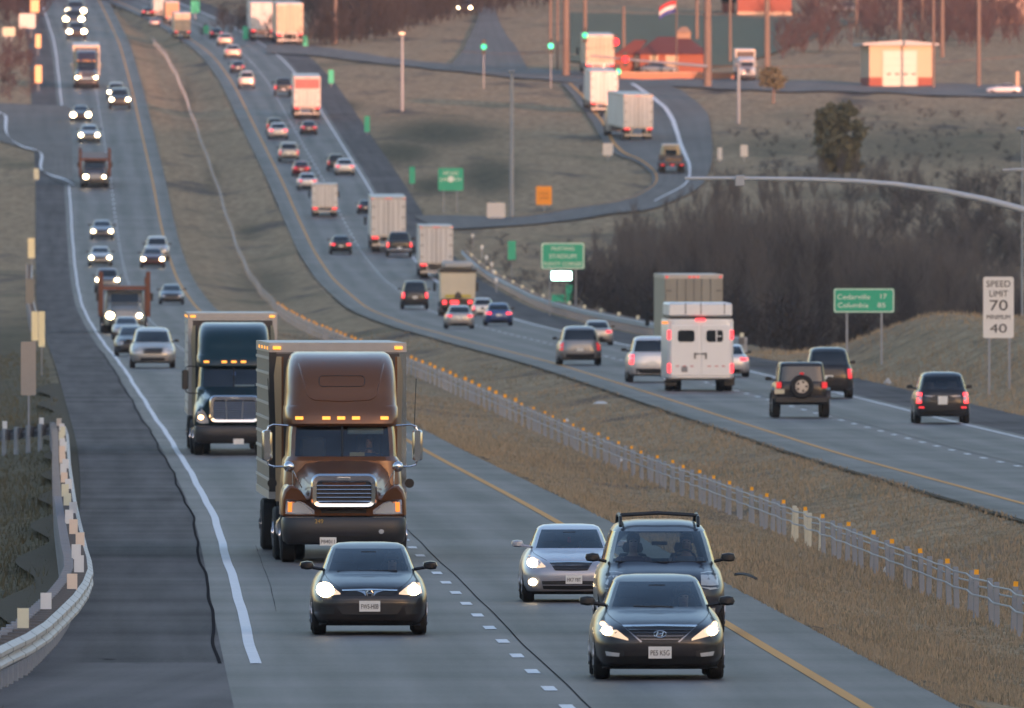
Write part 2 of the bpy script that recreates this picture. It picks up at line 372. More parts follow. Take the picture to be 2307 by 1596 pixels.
CL=[(600,122),(690,126),(760,134),(900,150),(1030,163),(1260,187),(1450,195),(1700,205),(1940,211),(2330,220)]
ribbon('road',CL,CU,GREY,.12,'pale crossroad running past the buildings')
ribbon('road',[(1010,155),(1040,120),(1060,80),(1075,50),(1080,22)],[(1190,160),(1170,120),(1140,80),(1125,50),(1115,22)],GREY,.13,'dim side road climbing the far hill')
ribbon('road',[(-60,232),(-55,260),(-50,300),(40,331),(88,348),(96,388),(142,416)],[(152,240),(155,262),(159,300),(162,330),(163,350),(165,385),(167,420)],GREY,.06,'grey on ramp joining from the left')
ribbon('road_marking',[(-8,252),(9,262),(12,300),(44,328),(89,345),(91,384),(143,404),(165,416)],[(-8,258),(16,264),(18,305),(48,333),(95,348),(97,388),(146,409),(168,421)],LINEW,.10,'white edge line of the left on ramp',nx=2)

# verge soil with the edge shadow line painted dark, and cracks in the near pavement
SOIL_SHADE=mat('verge soil with edge shade',(.075,.062,.043),.95,var=.4,scale=2.,spec=.1)
strip('verge_soil_shade',sh(Xl,1.10),lambda d: Xl(d)+1.30+.10*np.sin(d*.31)+.07*np.sin(d*.83),250,900,SOIL_SHADE,-.012,nx=3,step=1.,lab='soil and painted shadow edge between the oncoming lanes and the median grass')
strip('verge_soil_shade',sh(Xr,-1.40),sh(Xr,-1.20),450,1500,SOIL_SHADE,-.012,nx=2,step=3.,lab='soil and painted shadow edge between the median grass and the receding lanes')
strip('verge_soil_shade',lambda d: Xl(d)-11.0-.25*np.sin(d*.11),sh(Xl,-10.0),303,900,SOIL_SHADE,-.012,nx=3,step=2.,lab='dark soil under the left guard rail')
def crack(pts,w,lab):
    P=[hit(*p) for p in pts]; V=[];Q=[]; r=random.Random(int(pts[0][0])); n=0
    for a,b in zip(P[:-1],P[1:]):
        for k in range(8):
            q=a+(b-a)*(k/8); ww=w*r.uniform(.5,1.3); j=r.uniform(-.01,.01); V+=[(q.x+j-ww,q.y,float(zr(q.y))+.009),(q.x+j+ww,q.y,float(zr(q.y))+.009)]; n+=1
    Q=[(2*i,2*i+1,2*i+3,2*i+2) for i in range(n-1)]
    struct(npmesh('pavement_crack',np.array(V),np.array(Q),SEAL,smooth=False),lab)
crack([(230,1486),(262,1488)],.05,'dark scrap mark at the end of the shoulder')
crack([(575,1230),(606,1310),(626,1390)],.004,'hairline crack in the left oncoming lane')
# ------------------------------------------------------------------ median cable barrier
def copy_child(src, parent, M=None, name=None):
    o=src.copy(); COL.objects.link(o); o.parent=parent
    if M is not None: o.matrix_local=M
    return o
def cable_barrier():
    fx=lambda d: .5*(Xl(d)+LIN+Xr(d)+RIN)
    d0=355.; base=thing('cable_barrier','long cable barrier of grey posts with amber reflectors along the grassy median','barrier',(float(fx(d0)),d0,float(G(fx(d0),d0))))
    bx,by,bz=base.location
    post=MB(); post.box(-.05,.05,-.035,.035,-.25,.72,b=.012)
    cap=MB(); cap.box(-.04,.04,-.03,.03,.71,.80)
    steel=STEEL(); amb=mat('amber reflector',(.95,.40,.012),.35); pale=mat('pale post',(.55,.53,.42),.6)
    P=[];n=0; far=MB(); farc=MB(); p0=c0=None
    d=d0-9*4.9
    ptop=[]
    while d<2560:
        x=float(fx(d))+.05*math.sin(d*.7); z=float(G(x,d)); h=.97+.04*math.sin(n*2.3)
        L=Vector((x-bx,d-by,z-bz))
        tilt=.05*math.sin(n*1.7)
        ptop.append(L)
        if n<100:
            if p0 is None: p0=post.build('post',steel,base); o=p0
            else: o=copy_child(p0,base)
            o.matrix_local=Matrix.Translation(L)@Matrix.Rotation(tilt,4,'Y')
            if 34<=n<=38:
                me=o.data.copy(); me.materials.clear(); me.materials.append(pale); o.data=me; o['label']='pale replacement post'
            if n%3==0:
                if c0 is None: c0=cap.build('reflector',amb,o)
                else: copy_child(c0,o)
        else:
            pw_=.05 if d<1450 else .03
            far.box(L.x-pw_,L.x+pw_,L.y-.04,L.y+.04,L.z-.2,L.z+.72)
            if n%3==0 and d<1450: far.box(L.x-.06,L.x+.06,L.y-.045,L.y+.045,L.z+.70,L.z+.84,1)
        n+=1; d+=4.9 if d<1450 else 9.8
    o=far.build('post',[steel,amb],base,smooth=0); o['kind']='stuff'
    for k,h in enumerate((.66,.52,.38)):
        m=MB(); sag=[Vector((p.x+.06*(1 if k%2 else -1),p.y,p.z+h-(.015 if i%2 else 0))) for i,p in enumerate(ptop)]
        m.tube(sag,.017,5); m.build('cable',steel,base)
cable_barrier()

# ------------------------------------------------------------------ guard rails
WB_P=[(0,.40),(.03,.43),(.08,.46),(.08,.50),(.02,.545),(.02,.565),(.08,.61),(.08,.66),(.03,.69),(0,.715)]
def guardrail(path, name, label, side=1., step=1.905, mrail=None, refl=None, thrie=1., nmax=100, every=5, panel=(.075,.22)):
    """path: world points (ground) along the face; side=+1: posts on the -x side"""
    base=thing(name,label,'guard rail',path[0]); B=Vector(path[0])
    # resample
    pts=[Vector(path[0])]; 
    for a,b in zip(path[:-1],path[1:]):
        a=Vector(a);b=Vector(b); L=(b-a).length; k=max(1,int(L/step+.5))
        for i in range(1,k+1): pts.append(a+(b-a)*(i/k))
    rail=MB(); rings=[];P=[]
    for i,p in enumerate(pts):
        t=(pts[min(i+1,len(pts)-1)]-pts[max(i-1,0)]); t.z=0; t.normalize(); nrm=Vector((t.y,-t.x,0))*side   # towards the traffic
        q=p-B; P.append((q,nrm,t))
        fr=[(o+.004,z) for o,z in WB_P]; bk=[(o-.004,z) for o,z in WB_P][::-1]
        rings.append([tuple(q+nrm*o+Vector((0,0,z))) for o,z in fr+bk])
    rail.loft(rings,0).build('rail',mrail or STEEL(),base,smooth=50)
    seam=MB()
    for i,(q,nrm,t) in enumerate(P):
        if i%2==0:
            ring=[[tuple(q+t*dy+nrm*(o+dx)+Vector((0,0,z))) for o,z in WB_P]+[tuple(q+t*dy+nrm*(o+dx-.01)+Vector((0,0,z))) for o,z in WB_P[::-1]] for dy,dx in ((-.02,.009),(.02,.009))]
            seam.loft(ring)
    seam.build('rail_splice',mat('weathered steel',(.16,.17,.18),.6,.3),base)
    blk=mat('weathered wood block',(.12,.118,.118),.85,var=.35,scale=5); far=MB(); post0=blk0=None; rp=0
    order=list(range(len(P)))
    for i,(q,nrm,t) in enumerate(P):
        Mx=Matrix((( -nrm.x,t.x,0,q.x),(-nrm.y,t.y,0,q.y),(0,0,1,q.z),(0,0,0,1)))   # local +x away from traffic
        if i<nmax:
            if post0 is None:
                m=MB(); m.box(.22,.38,-.055,.055,-.25,.76,b=.01); post0=m.build('post',STEEL(),base,smooth=0); post=post0
                m=MB(); m.box(.0,.225,-.08,.08,.42,.74,b=.01); blk0=m.build('spacer_block',blk,post,smooth=0)
            else:
                post=copy_child(post0,base); copy_child(blk0,post)
            post.matrix_local=Mx
        else:
            M2=Mx; far.box(.22,.38,-.055,.055,-.2,.76,0,M=M2); far.box(.0,.225,-.08,.08,.42,.74,1,M=M2)
    if far.v:
        o=far.build('post',[STEEL(),blk],base,smooth=0); o['kind']='stuff'
    if refl:
        r0={}
        for j,i in enumerate(range(1,len(P),every)):
            if j>=100: break
            q,nrm,t=P[i]; kk=refl[j%len(refl)]
            if kk not in r0:
                m=MB(); m.box(.20-panel[0],.20+panel[0],-.012,.0,.75-.04,.75+panel[1]); r0[kk]=m.build('reflector',kk,base,smooth=0); o=r0[kk]
            else: o=copy_child(r0[kk],base)
            ang=math.atan2(0,1); o.matrix_local=Matrix.Translation(q-nrm*(.0)+Vector((-.27-.04*(j%3),1.1*math.sin(j*2.3),.03*math.sin(j*1.9))) if side>0 else q)
    return base
W1=mat('white reflector',(.72,.74,.74),.4); W2=mat('peach reflector',(.80,.66,.53),.4); W3=mat('cream reflector',(.72,.70,.52),.4)
LRAIL=mat('pale galvanised rail',(.44,.43,.43),.5,.2,var=.28,scale=3)
ridge_px=[(-70,1470),(0,1440),(57,1420),(100,1398),(132,1370),(165,1338),(187,1308),(198,1280),(195,1255),(187,1230),(180,1200),(171,1159),(163,1119),(157,1074),(152,1036),(150,999),(148,974),(142,959)]
gp=[]
for x,y in ridge_px:
    d=4.60*F/(y-YH); X=(x-CX)/F*d; gp.append(Vector((X,d,float(G(X,d))-.0)))
gp=[Vector((p.x,p.y,p.z)) for p in gp]
guardrail(gp,'guardrail','pale guard rail with white and peach marker panels curving along the left shoulder','',mrail=LRAIL) if False else guardrail(gp,'guardrail','pale guard rail with white and peach marker panels curving along the left shoulder',1.,mrail=LRAIL,refl=[W3,W3,W1,W2,W1,W1,W2,W2,W1,W1],every=9,panel=(.075,.22))
# far end turning away to the left, facing the viewer
e0=gp[-1]+Vector((-.3,4,0)); arm=[Vector((e0.x-1.1*k,e0.y+.4*k,float(G(e0.x-1.1*k,e0.y+.4*k))+.02)) for k in range(0,5)]
guardrail(arm,'guardrail','short grey guard rail end crossing the grass behind the left rail, with white markers on top',-1.,step=.62,refl=[W1],every=3,panel=(.06,.14)) if False else guardrail([Vector(p) for p in arm],'guardrail','short grey guard rail end crossing the grass at the far end of the left rail',1.,step=.46,refl=[W1],every=3,panel=(.07,.2))
fr=[Vector((float(Xr(d))+10.9,d,float(G(Xr(d)+10.9,d)))) for d in np.arange(1075,1700,12.)]
guardrail(fr,'guardrail','grey guard rail beside the receding lanes below the bare thicket',-1.,step=2.5,refl=[W3],every=13,panel=(.09,.20))
lf=[Vector((float(Xl(d))-10.6,d,float(zr(d)))) for d in np.arange(1250,1640,12.)]
guardrail(lf,'guardrail','distant light guard rail at the left edge of the dark shoulder',1.,step=3.8,mrail=LRAIL)
# slip road delineators
for k,(x,y) in enumerate([(1065,556),(1086,582),(1096,606),(1108,622),(1113,640),(1118,660)]):
    p=hit(x,y); t=thing('delineator','small white delineator post beside the slip road gore','road marker',p,'delineators at the slip road gore')
    m=MB(); m.box(-.05,.05,-.02,.02,-.1,1.0); m.build('post',STEEL(),t,smooth=0)
    m=MB(); m.box(-.10,.10,-.03,-.021,.72,1.0); m.build('reflector',W1,t,smooth=0)

# ------------------------------------------------------------------ signs
GREEN=lambda: mat('green sign sheeting',(.016,.40,.235),.4,var=.08)
def sign(name,label,cat,x0,y0,x1,y1,yb,m,posts=(.2,.8),border=None,texts=(),group=None,tm=None,d=None,pr=.045,yaw=0.):
    p=hit((x0+x1)/2,yb) if d is None else at((x0+x1)/2,yb,d); s=PX(p.y); w=(x1-x0)/s; z0=(yb-y1)/s; z1=(yb-y0)/s
    t=thing(name,label,cat,p,group,rz=yaw)
    r=min(w,z1-z0)*.07
    def rr(x0,x1,z0,z1,r): return [(x0+r,z0),(x1-r,z0),(x1-r*.3,z0+r*.3),(x1,z0+r),(x1,z1-r),(x1-r*.3,z1-r*.3),(x1-r,z1),(x0+r,z1),(x0+r*.3,z1-r*.3),(x0,z1-r),(x0,z0+r),(x0+r*.3,z0+r*.3)]
    MB().prism(rr(-w/2,w/2,z0,z1,r),-.015,.015).build('panel',m,t,smooth=0)
    if border:
        b=min(w,z1-z0)*.035; o=rr(-w/2+b*.6,w/2-b*.6,z0+b*.6,z1-b*.6,r); i=rr(-w/2+b*1.6,w/2-b*1.6,z0+b*1.6,z1-b*1.6,r)
        mb=MB(); n=len(o); mb.add([(q[0],-.022,q[1]) for q in o]+[(q[0],-.022,q[1]) for q in i],[(k,(k+1)%n,n+(k+1)%n,n+k) for k in range(n)]); mb.build('border',border,t,smooth=0)
    for k in posts:
        mb=MB(); xx=-w/2+w*k; mb.box(xx-pr,xx+pr,.02,.02+2*pr,-.4,z1-.1 if z0>.3 else z1); mb.build('post',STEEL(),t,smooth=0)
    for (s_,fx,fz,hh,ww) in texts:
        text_part(s_,hh*(z1-z0)*1.38,tm or WHT(),t,(-w/2+w*fx,-.024,z0+(z1-z0)*fz),width=ww*w if ww else None)
    return t
SW=mat('sign white legend',(.78,.84,.76),.4)
sign('guide_sign','wide green distance sign reading Columbia 85 in front of the dark thicket','road sign',1878,650,2015,705,800,GREEN(),(.22,.79),SW,
     [('Cedarville',.33,.64,.20,.54),('17',.81,.66,.2,.10),('Columbia',.32,.30,.2,.50),('85',.79,.30,.2,.13)],tm=SW,d=930)
t=sign('speed_limit_sign','tall white sign reading speed limit 70 minimum 40 on two posts','road sign',2215,624,2284,762,885,mat('white sign sheeting',(.76,.74,.70),.45,var=.05),(.2,.86),None,
     [('SPEED',.5,.88,.105,.78),('LIMIT',.5,.72,.105,.6),('70',.5,.525,.175,.58),('MINIMUM',.5,.34,.075,.76),('40',.5,.15,.15,.55)],tm=BLK())
sign('guide_sign','large green guide sign with three lines of text above a glowing green panel','road sign',1219,547,1317,607,718,GREEN(),(.2,.8),SW,
     [('MUSTANG',.5,.77,.15,.52),('STADIUM',.5,.48,.16,.62),('PLENTY CORNER',.5,.19,.15,.88)],tm=SW,d=1365)
p=at(1265,634,1364); t=thing('message_panel','glowing pale green light panel hanging under the green guide sign','light panel',p)
MB().box(-.68,.68,-.06,.06,0,.66,b=.05).build('housing',PL(),t,smooth=0)
MB().box(-.62,.62,-.075,-.062,.06,.60).build('lamp_face',mat('green white lamp face',(.8,.9,.85),.3,emit=(.55,1,.83,9)),t,smooth=0)
sign('guide_sign','small square green guide sign with a route marker left of the tall lamp pole','road sign',987,379,1044,430,478,GREEN(),(.22,.75),None,[('WEST ROAD',.5,.76,.17,.62),('JUNCTION',.5,.49,.17,.84)],tm=SW)
t=bpy.data.objects[[o.name for o in bpy.data.objects if o.get('label','').startswith('small square green')][0]]
m=MB(); m.cyl((0,-.03,2.75),(0,-.02,2.75),.26,14); m.build('route_marker',SW,t)
sign('warning_sign','orange work sign standing in the grass above the slip road','road sign',1208,420,1243,462,475,mat('orange sheeting',(.85,.30,.008),.45),(.5,),None,[('ROAD',.5,.6,.16,.6),('WORK',.5,.36,.16,.6)],tm=mat('brown legend',(.35,.12,.01),.6))
sign('road_sign','blank pale rectangular sign at the edge of the slip road','road sign',1097,457,1138,491,497,mat('pale sheeting',(.60,.58,.56),.5),(.2,.8))
sign('road_sign','small pale sign beside the bend of the slip road','road sign',1358,323,1381,350,362,mat('pale sheeting',(.6,.58,.56),.5),(.5,))
sign('road_sign','narrow pale marker sign in the grass right of the bending slip road','road sign',1617,333,1627,360,366,mat('pale sheeting',(.6,.58,.56),.5),(.5,))
sign('road_sign','small pale sign in the grass below the grey lamp pole, right of its narrow neighbour','road sign',1668,327,1685,353,364,mat('pale sheeting',(.6,.58,.56),.5),(.5,))
for (x0,y0,x1,y1,yb,l) in [(740,158,752,188,196,'narrow green marker sign near the crest, highest along the right shoulder'),(821,262,833,298,306,'narrow green marker sign on the grass bank beside the red and white truck'),
   (922,376,935,414,424,'narrow green marker sign left of the square green guide sign'),(1144,543,1162,586,640,'narrow green sign edge left of the large green guide sign'),
   (1275,642,1290,694,706,'narrow upright green marker seen between the posts of the large guide sign'),(1243,664,1272,690,706,'small green panel between the posts of the large guide sign')]:
    sign('mile_marker' if x1-x0<25 else 'road_sign',l,'road sign',x0,y0,x1,y1,yb,GREEN(),(.5,),pr=.03)
for (x0,y0,x1,y1,yb,l) in [(458,58,470,76,80,'far green sign at the crest left of the dark saloon'),(547,60,559,89,92,'far green sign beside the left of the two far trailers'),(683,80,694,104,108,'far green sign right of the orange lit trailer'),(430,2,450,30,44,'far green sign high above the distant trailers')]:
    sign('road_sign',l,'road sign',x0,y0,x1,y1,yb,GREEN(),(.5,),pr=.05)
TAN=mat('bare plywood back',(.36,.32,.28),.7,var=.08); YEL=mat('yellow white sheeting',(.92,.80,.48),.4); GRS=mat('grey sheeting',(.22,.21,.18),.5); ORS=mat('orange cream sheeting',(.90,.55,.28),.4)
sign('road_sign','tall tan sign seen from the back on a thin pole at the left guard rail','road sign',47,770,81,891,1018,TAN,(.52,),pr=.03)
sign('road_sign','bright yellow white panel sign on the left verge, the farther of the bright pair','road sign',63,537,78,582,632,YEL,(.5,),pr=.02)
sign('road_sign','dull grey panel sign on the left verge between the bright ones','road sign',58,628,76,684,720,GRS,(.5,),pr=.02)
sign('road_sign','left bright cream panel of the overlapping pair behind the tan sign','road sign',71,702,86,768,840,YEL,(.5,),pr=.02)
sign('road_sign','right bright cream panel of the overlapping pair behind the tan sign','road sign',87,702,101,782,845,YEL,(.5,),pr=.02)
sign('road_sign','orange cream panel beside the left on ramp, the lower of the two','road sign',79,148,94,187,205,ORS,(.5,),pr=.03)
sign('road_sign','orange cream panel beside the left on ramp, the upper of the two','road sign',80,78,92,108,125,ORS,(.5,),pr=.03)
sign('road_sign','orange panel at the top left edge of the far road','road sign',69,0,88,28,60,ORS,(.5,),pr=.03)
sign('road_sign','square pale sign at the top left among reddish bushes','road sign',43,31,80,64,86,mat('pale sheeting',(.6,.58,.56),.5),(.25,.75))
sign('road_sign','small pale leaning sign at the far left top','road sign',6,62,34,82,96,mat('cream sheeting',(.55,.55,.42),.5),(.3,.7))
sign('delineator','cream marker post beside the left on ramp edge','road marker',76,380,88,405,420,W3,(.5,),pr=.02)

# ------------------------------------------------------------------ poles, mast arm, wires
WOOD=mat('grey weathered pole wood',(.17,.13,.11),.85,var=.3,scale=3); PST=mat('pole steel',(.26,.29,.33),.5,.4)
def pole(x,y0,y1,wpx,m,label,name='utility_pole',cat='pole',group=None,cross=0,d=None,lamp=None):
    p=hit(x,y1) if d is None else at(x,y1,d); s=PX(p.y); h=(y1-y0)/s; r=max(.06,wpx/s/2); t=thing(name,label,cat,p,group)
    MB().tube([(0,0,-.5),(0,0,h*.5),(0,0,h)],r,10,r1=r*.72).build('shaft',m,t)
    if cross:
        for k in range(cross): MB().box(-1.2,1.2,-.06,.06,h-.8-.9*k,h-.65-.9*k).build('crossarm',m,t,smooth=0)
    if lamp:
        mb=MB(); mb.tube([(0,0,h-.05),(.0,-.3,h+.15),(0,-.9,h+.2)],.06,8); mb.build('lamp_arm',PST,t)
        mb=MB(); mb.box(-.28,.28,-1.25,-.6,h+.08,h+.26,b=.05); mb.build('lamp_head',lamp,t)
    return t
pole(906,80,250,8,PST,'lit street lamp on a steel pole below the green hill','street_lamp','street lamp',lamp=mat('lit lamp head',(.9,.5,.3),.4,emit=(1,.5,.3,2.5)))
pole(1153,165,490,10,PST,'tall grey lamp pole standing right of the square green guide sign','street_lamp','street lamp',lamp=PST)
pole(1664,150,278,9,PST,'grey lamp pole right of the slip road bend','street_lamp','street lamp',lamp=PST)
pole(2303,300,760,6,PST,'thin grey pole at the right edge with a dark lamp head','street_lamp','street lamp',d=1050,lamp=PST)
for x,y0,y1,w,c,l in [(756,-160,98,9,0,'brownish utility pole in front of the shaded woods'),(1275,-190,172,17,1,'thick utility pole left of the traffic signals'),(1240,-160,118,7,0,'thin pole left of the thick utility pole'),
   (1256,-150,160,6,1,'thin reddish pole against the thick utility pole'),(1318,-190,110,10,0,'pole that carries the topmost green signal'),(1405,15,112,9,0,'faint pole behind the signal mast arm'),(1570,-120,90,9,1,'utility pole on the green field left of the thick corner pole'),
   (1594,-200,197,19,1,'thick pole at the corner of the brick building holding the mast arm'),(1728,-160,150,14,1,'tall orange lit utility pole right of the white lorry'),(1645,-60,140,7,0,'thin faint pole on the green field between the two thick poles'),
   (1930,-90,84,8,0,'dim pole behind the left corner of the small garage'),(2027,-150,95,11,1,'orange lit pole rising behind the garage roof ridge'),(2078,-90,92,6,0,'thin dim pole behind the garage, the left of a close pair'),(2103,-90,200,7,0,'thin dim pole at the right corner of the garage'),
   (2123,-60,128,10,1,'orange lit pole with a crossarm right of the garage'),(2205,-120,196,10,0,'tall dim pole in the dark field near the right edge')]:
    pole(x,y0,y1,w,WOOD,l,cross=c)
def wire(a,b,label,sag=1.2,r=.03):
    pts=[a+(b-a)*(k/14)-Vector((0,0,sag*4*(k/14)*(1-k/14))) for k in range(15)]
    m=MB(); m.tube([p-pts[0] for p in pts],r,5); o=m.build('overhead_wire',WOOD); o.location=pts[0]; tag(o,label,'wire')
wire(at(1040,116,2300),at(1275,113,2290),'thin wire stretched across to the thick pole left of the signals',.3)
wire(at(1594,148,2265),at(2400,118,2330),'thin wire sagging across the front of the garage roof',.6)
wire(at(1610,30,2265),at(1800,38,2300),'short thin wire near the top in front of the red building',.3)
# mast arm in the foreground
p=at(2560,880,720); p.z=float(G(p.x,p.y)); t=thing('mast_arm','long curved grey mast arm reaching in from the right edge over the thicket','mast arm',p)
arm=[at(x,y,720)-p for x,y in ((1543,402),(1660,402),(1800,404),(1920,408),(2020,416),(2120,430),(2220,450),(2310,474),(2400,506),(2480,548),(2540,610))]
arm.append(Vector((0,0,3.6))); arm.append(Vector((0,0,0)))
MB().tube(arm,.055,10,r1=.17).build('arm',mat('mast steel',(.46,.50,.54),.5,.1),t)
q=at(1667,406,720)-p
MB().box(q.x-.15,q.x+.15,q.y-.16,q.y+.16,q.z-.20,q.z+.16,b=.02).build('sensor_box',mat('pale grey box',(.38,.40,.42),.6),t)
p=at(2282,384,760); t=thing('lamp_head','pale horizontal lamp head poking in at the right edge','street lamp',p)
MB().tube([(.55,0,0),(.2,0,.02),(-.35,0,0)],.07,8,r1=.05).build('lamp_body',mat('pale grey box',(.38,.40,.42),.6),t)
MB().tube([(.5,0,0),(.55,.0,-3),(.55,0,-8)],.05,8).build('pole',PST,t)
# traffic signals on their mast arm at the crossroads
D0=hit(1594,197).y-.6
p=at(1594,150,D0); t=thing('signal_mast_arm','thin horizontal mast arm across the brick building carrying signals','mast arm',p)
MB().tube([(0,0,0),at(1450,138,D0)-p,at(1330,126,D0)-p],.16,8,r1=.08).build('arm',PST,t)
for x,y,c,k,l in [(1318,80,(.02,1,.42),1.6,'round green signal light at the left end of the mast arm'),(1387,95,(1,.006,.015),6,'red signal light above the peach lit trailer'),(1241,104,(.04,1,.48),2.6,'bright green signal light left of the thick utility pole'),
        (1090,106,(.02,1,.45),1.4,'dim green signal light standing alone in front of the side road'),(1393,162,(.02,1,.42),1.8,'low green signal light beside the peach lit trailer'),(1409,134,(1,.01,.02),3,'red glowing sign left of the brick building')]:
    s=PX(D0); p=at(x,y,D0-1.2); t=thing('traffic_signal',l,'signal',p)
    MB().box(-.22,.22,0,.3,-.75,.75,b=.03).build('housing',PL(),t)
    m=MB(); m.cyl((0,-.03,0),(0,.02,0),.34 if c[0]>.5 else .27,16); m.build('lens',mat('lens %d %d'%(x,y),tuple(q*.6 for q in c),.3,emit=c+(k,)),t)
    MB().box(-.035,.035,.1,.17,-6 if y<150 else -2,-.7).build('bracket',PST,t) if x in (1241,1090,1393) else None
# flag
p=hit(1524,168); s=PX(p.y); hh=(168+60)/s; t=thing('flagpole','slim flagpole in front of the brick building','flagpole',p)
MB().tube([(0,0,0),(0,0,hh)],.1,8,r1=.06).build('pole',WOOD,t)
fz=hh-60/s; t=thing('flag','small red, white and blue flag flying from the slim flagpole','flag',p+Vector((0,0,0)))
for k,(c,n) in enumerate((((.5,.03,.04),'red_band'),((.6,.6,.6),'white_band'),((.05,.06,.25),'blue_band'))):
    V=[];Q=[]; z0=(168-2-k*9)/s
    for i in range(9):
        u=i/8; x=-.05-u*1.75; y=.08*math.sin(u*7); dz=-u*u*.75
        V+=[(x,y,z0+dz),(x,y,z0+dz-.42)]
    o=npmesh(n,np.array(V),np.array([(2*i,2*i+1,2*i+3,2*i+2) for i in range(8)]),mat(n,c,.8),parent=t)

# ------------------------------------------------------------------ buildings
def hipbox(): pass
def building(x0,x1,y0,yb,depth): p=hit((x0+x1)/2,yb); s=PX(p.y); return p,(x1-x0)/s,(yb-y0)/s
def garage():
    p,w,h=building(1958,2104,100,197,6); t=thing('garage','small peach lit garage with a pale roller door and red brick lower walls','garage',p,rz=R(7))
    cream=mat('cream wall boards',(.52,.40,.28),.8,var=.06); brick=mat('red brick',(.28,.085,.06),.85,var=.25,scale=12)
    mw=MB(); mw.box(-w/2,w/2,0,6.5,1.02,h); mw.build('wall',cream,t,smooth=0)
    mb=MB(); mb.box(-w/2-.02,-w/2+.9,-.03,6.53,0,1.02); mb.box(w/2-1.35,w/2+.02,-.03,6.53,0,1.02); mb.box(-w/2+.9,w/2-1.35,.02,6.5,0,1.02); mb.build('brick_base',brick,t,smooth=0)
    ro=MB(); ro.prism([(-w/2-.75,h-.12),(w/2+.5,h-.12),(w/2+.5,h+.06),(.2,h+.42),(-w/2-.75,h+.10)],-.5,7.0); ro.build('roof',mat('light roof metal',(.34,.36,.38),.5),t,smooth=0)
    dx0,dx1=-w*.28,w*.23
    dr=MB(); dr.box(dx0,dx1,-.05,-.002,.02,h*.84)
    d=dr.build('roller_door',mat('white door panels',(.60,.55,.49),.6,var=.04),t,smooth=0)
    for k in range(4): MB().box(dx0+.35+k*.86,dx0+.75+k*.86,-.06,-.052,1.28,1.42).build('window',MG(),d,smooth=0)
    fr=MB(); fr.box(dx0-.14,dx0,-.07,-.001,0,h*.84); fr.box(dx1,dx1+.14,-.07,-.001,0,h*.84); fr.box(dx0-.14,dx1+.14,-.07,-.001,h*.84,h*.84+.14); fr.build('door_frame',mat('pale trim',(.5,.44,.36),.7),t,smooth=0)
    g=MB()
    for k in range(1,5): g.box(dx0,dx1,-.056,-.051,.02+k*h*.165,.035+k*h*.165)
    g.build('panel_groove',mat('groove shade paint',(.35,.31,.27),.8),d,smooth=0)
garage()
def brickhouse():
    p,w,h=building(1442,1590,122,165,9); t=thing('brick_building','orange lit brick building with a hipped red roof and small cupola','building',p)
    brick=mat('orange brick',(.26,.085,.05),.85,var=.2,scale=14); rf=mat('red shingle roof',(.12,.038,.034),.85,var=.2,scale=8)
    MB().box(-w/2,w/2,0,10,0,h).build('wall',brick,t,smooth=0)
    m=MB(); b=[(-w/2-.5,-.5,h),(w/2+.5,-.5,h),(w/2+.5,10.5,h),(-w/2-.5,10.5,h)]; r=[(-w/2+1.9,4,h+1.85),(w/2-1.9,4,h+1.85),(w/2-1.9,6.5,h+1.85),(-w/2+1.9,6.5,h+1.85)]
    m.loft([b,r]); roof=m.build('roof',rf,t,smooth=0)
    m=MB(); m.box(.5,1.9,3.6,5.6,h+1.6,h+2.3); m.loft([[(.4,3.5,h+2.3),(2.0,3.5,h+2.3),(2.0,5.7,h+2.3),(.4,5.7,h+2.3)],[(.9,4.4,h+2.9),(1.5,4.4,h+2.9),(1.5,4.9,h+2.9),(.9,4.9,h+2.9)]],0); m.build('cupola',mat('dull peach stone',(.30,.20,.14),.8),roof,smooth=0)
    m=MB(); m.box(-w/2-2.6,-w/2-.6,1.,9,0,h*.95); m.build('side_wing',brick,t,smooth=0)
    m=MB(); m.loft([[(-w/2-2.8,.8,h*.95),(-w/2-.4,.8,h*.95),(-w/2-.4,9,h*.95),(-w/2-2.8,9,h*.95)],[(-w/2-.6,2,h+1.5),(-w/2+.8,2,h+1.5),(-w/2+.8,8,h+1.5),(-w/2-.6,8,h+1.5)]]); m.build('side_roof',rf,t,smooth=0)
    for k,x in enumerate((-2.0,-.1)):
        m=MB(); m.box(x-.45-.2*k,x+.45+.2*k,-.04,-.002,.55-.4*k,1.75)
        f=m.build('window',mat('peach window glass',(.45,.36,.25),.3),t,smooth=0)
        m=MB(); m.box(x-.5-.2*k,x+.5+.2*k,-.06,-.003,1.75,1.84); m.build('lintel',mat('pale trim',(.5,.44,.36),.7),f,smooth=0)
    m=MB(); m.box(-w/2-.55,-w/2+.02,.3,.5,0,h*.9); m.build('dark_doorway',PL(),t,smooth=0)
brickhouse()
p=hit(1490,181); t=thing('lit_strip_wall','low orange wall added as the sunlit strip in front of the brick building','wall',p); MB().box(-8,9.5,0,.3,-.5,.75).build('wall',mat('orange sunlit strip',(.42,.2,.12),.85,var=.2,scale=7),t,smooth=0)  # wall added for the sunlit ground strip, orange light in its colour
MB().box(-8.06,9.56,-.05,.35,.75,.85).build('coping',mat('peach stone',(.5,.36,.26),.8),t,smooth=0)
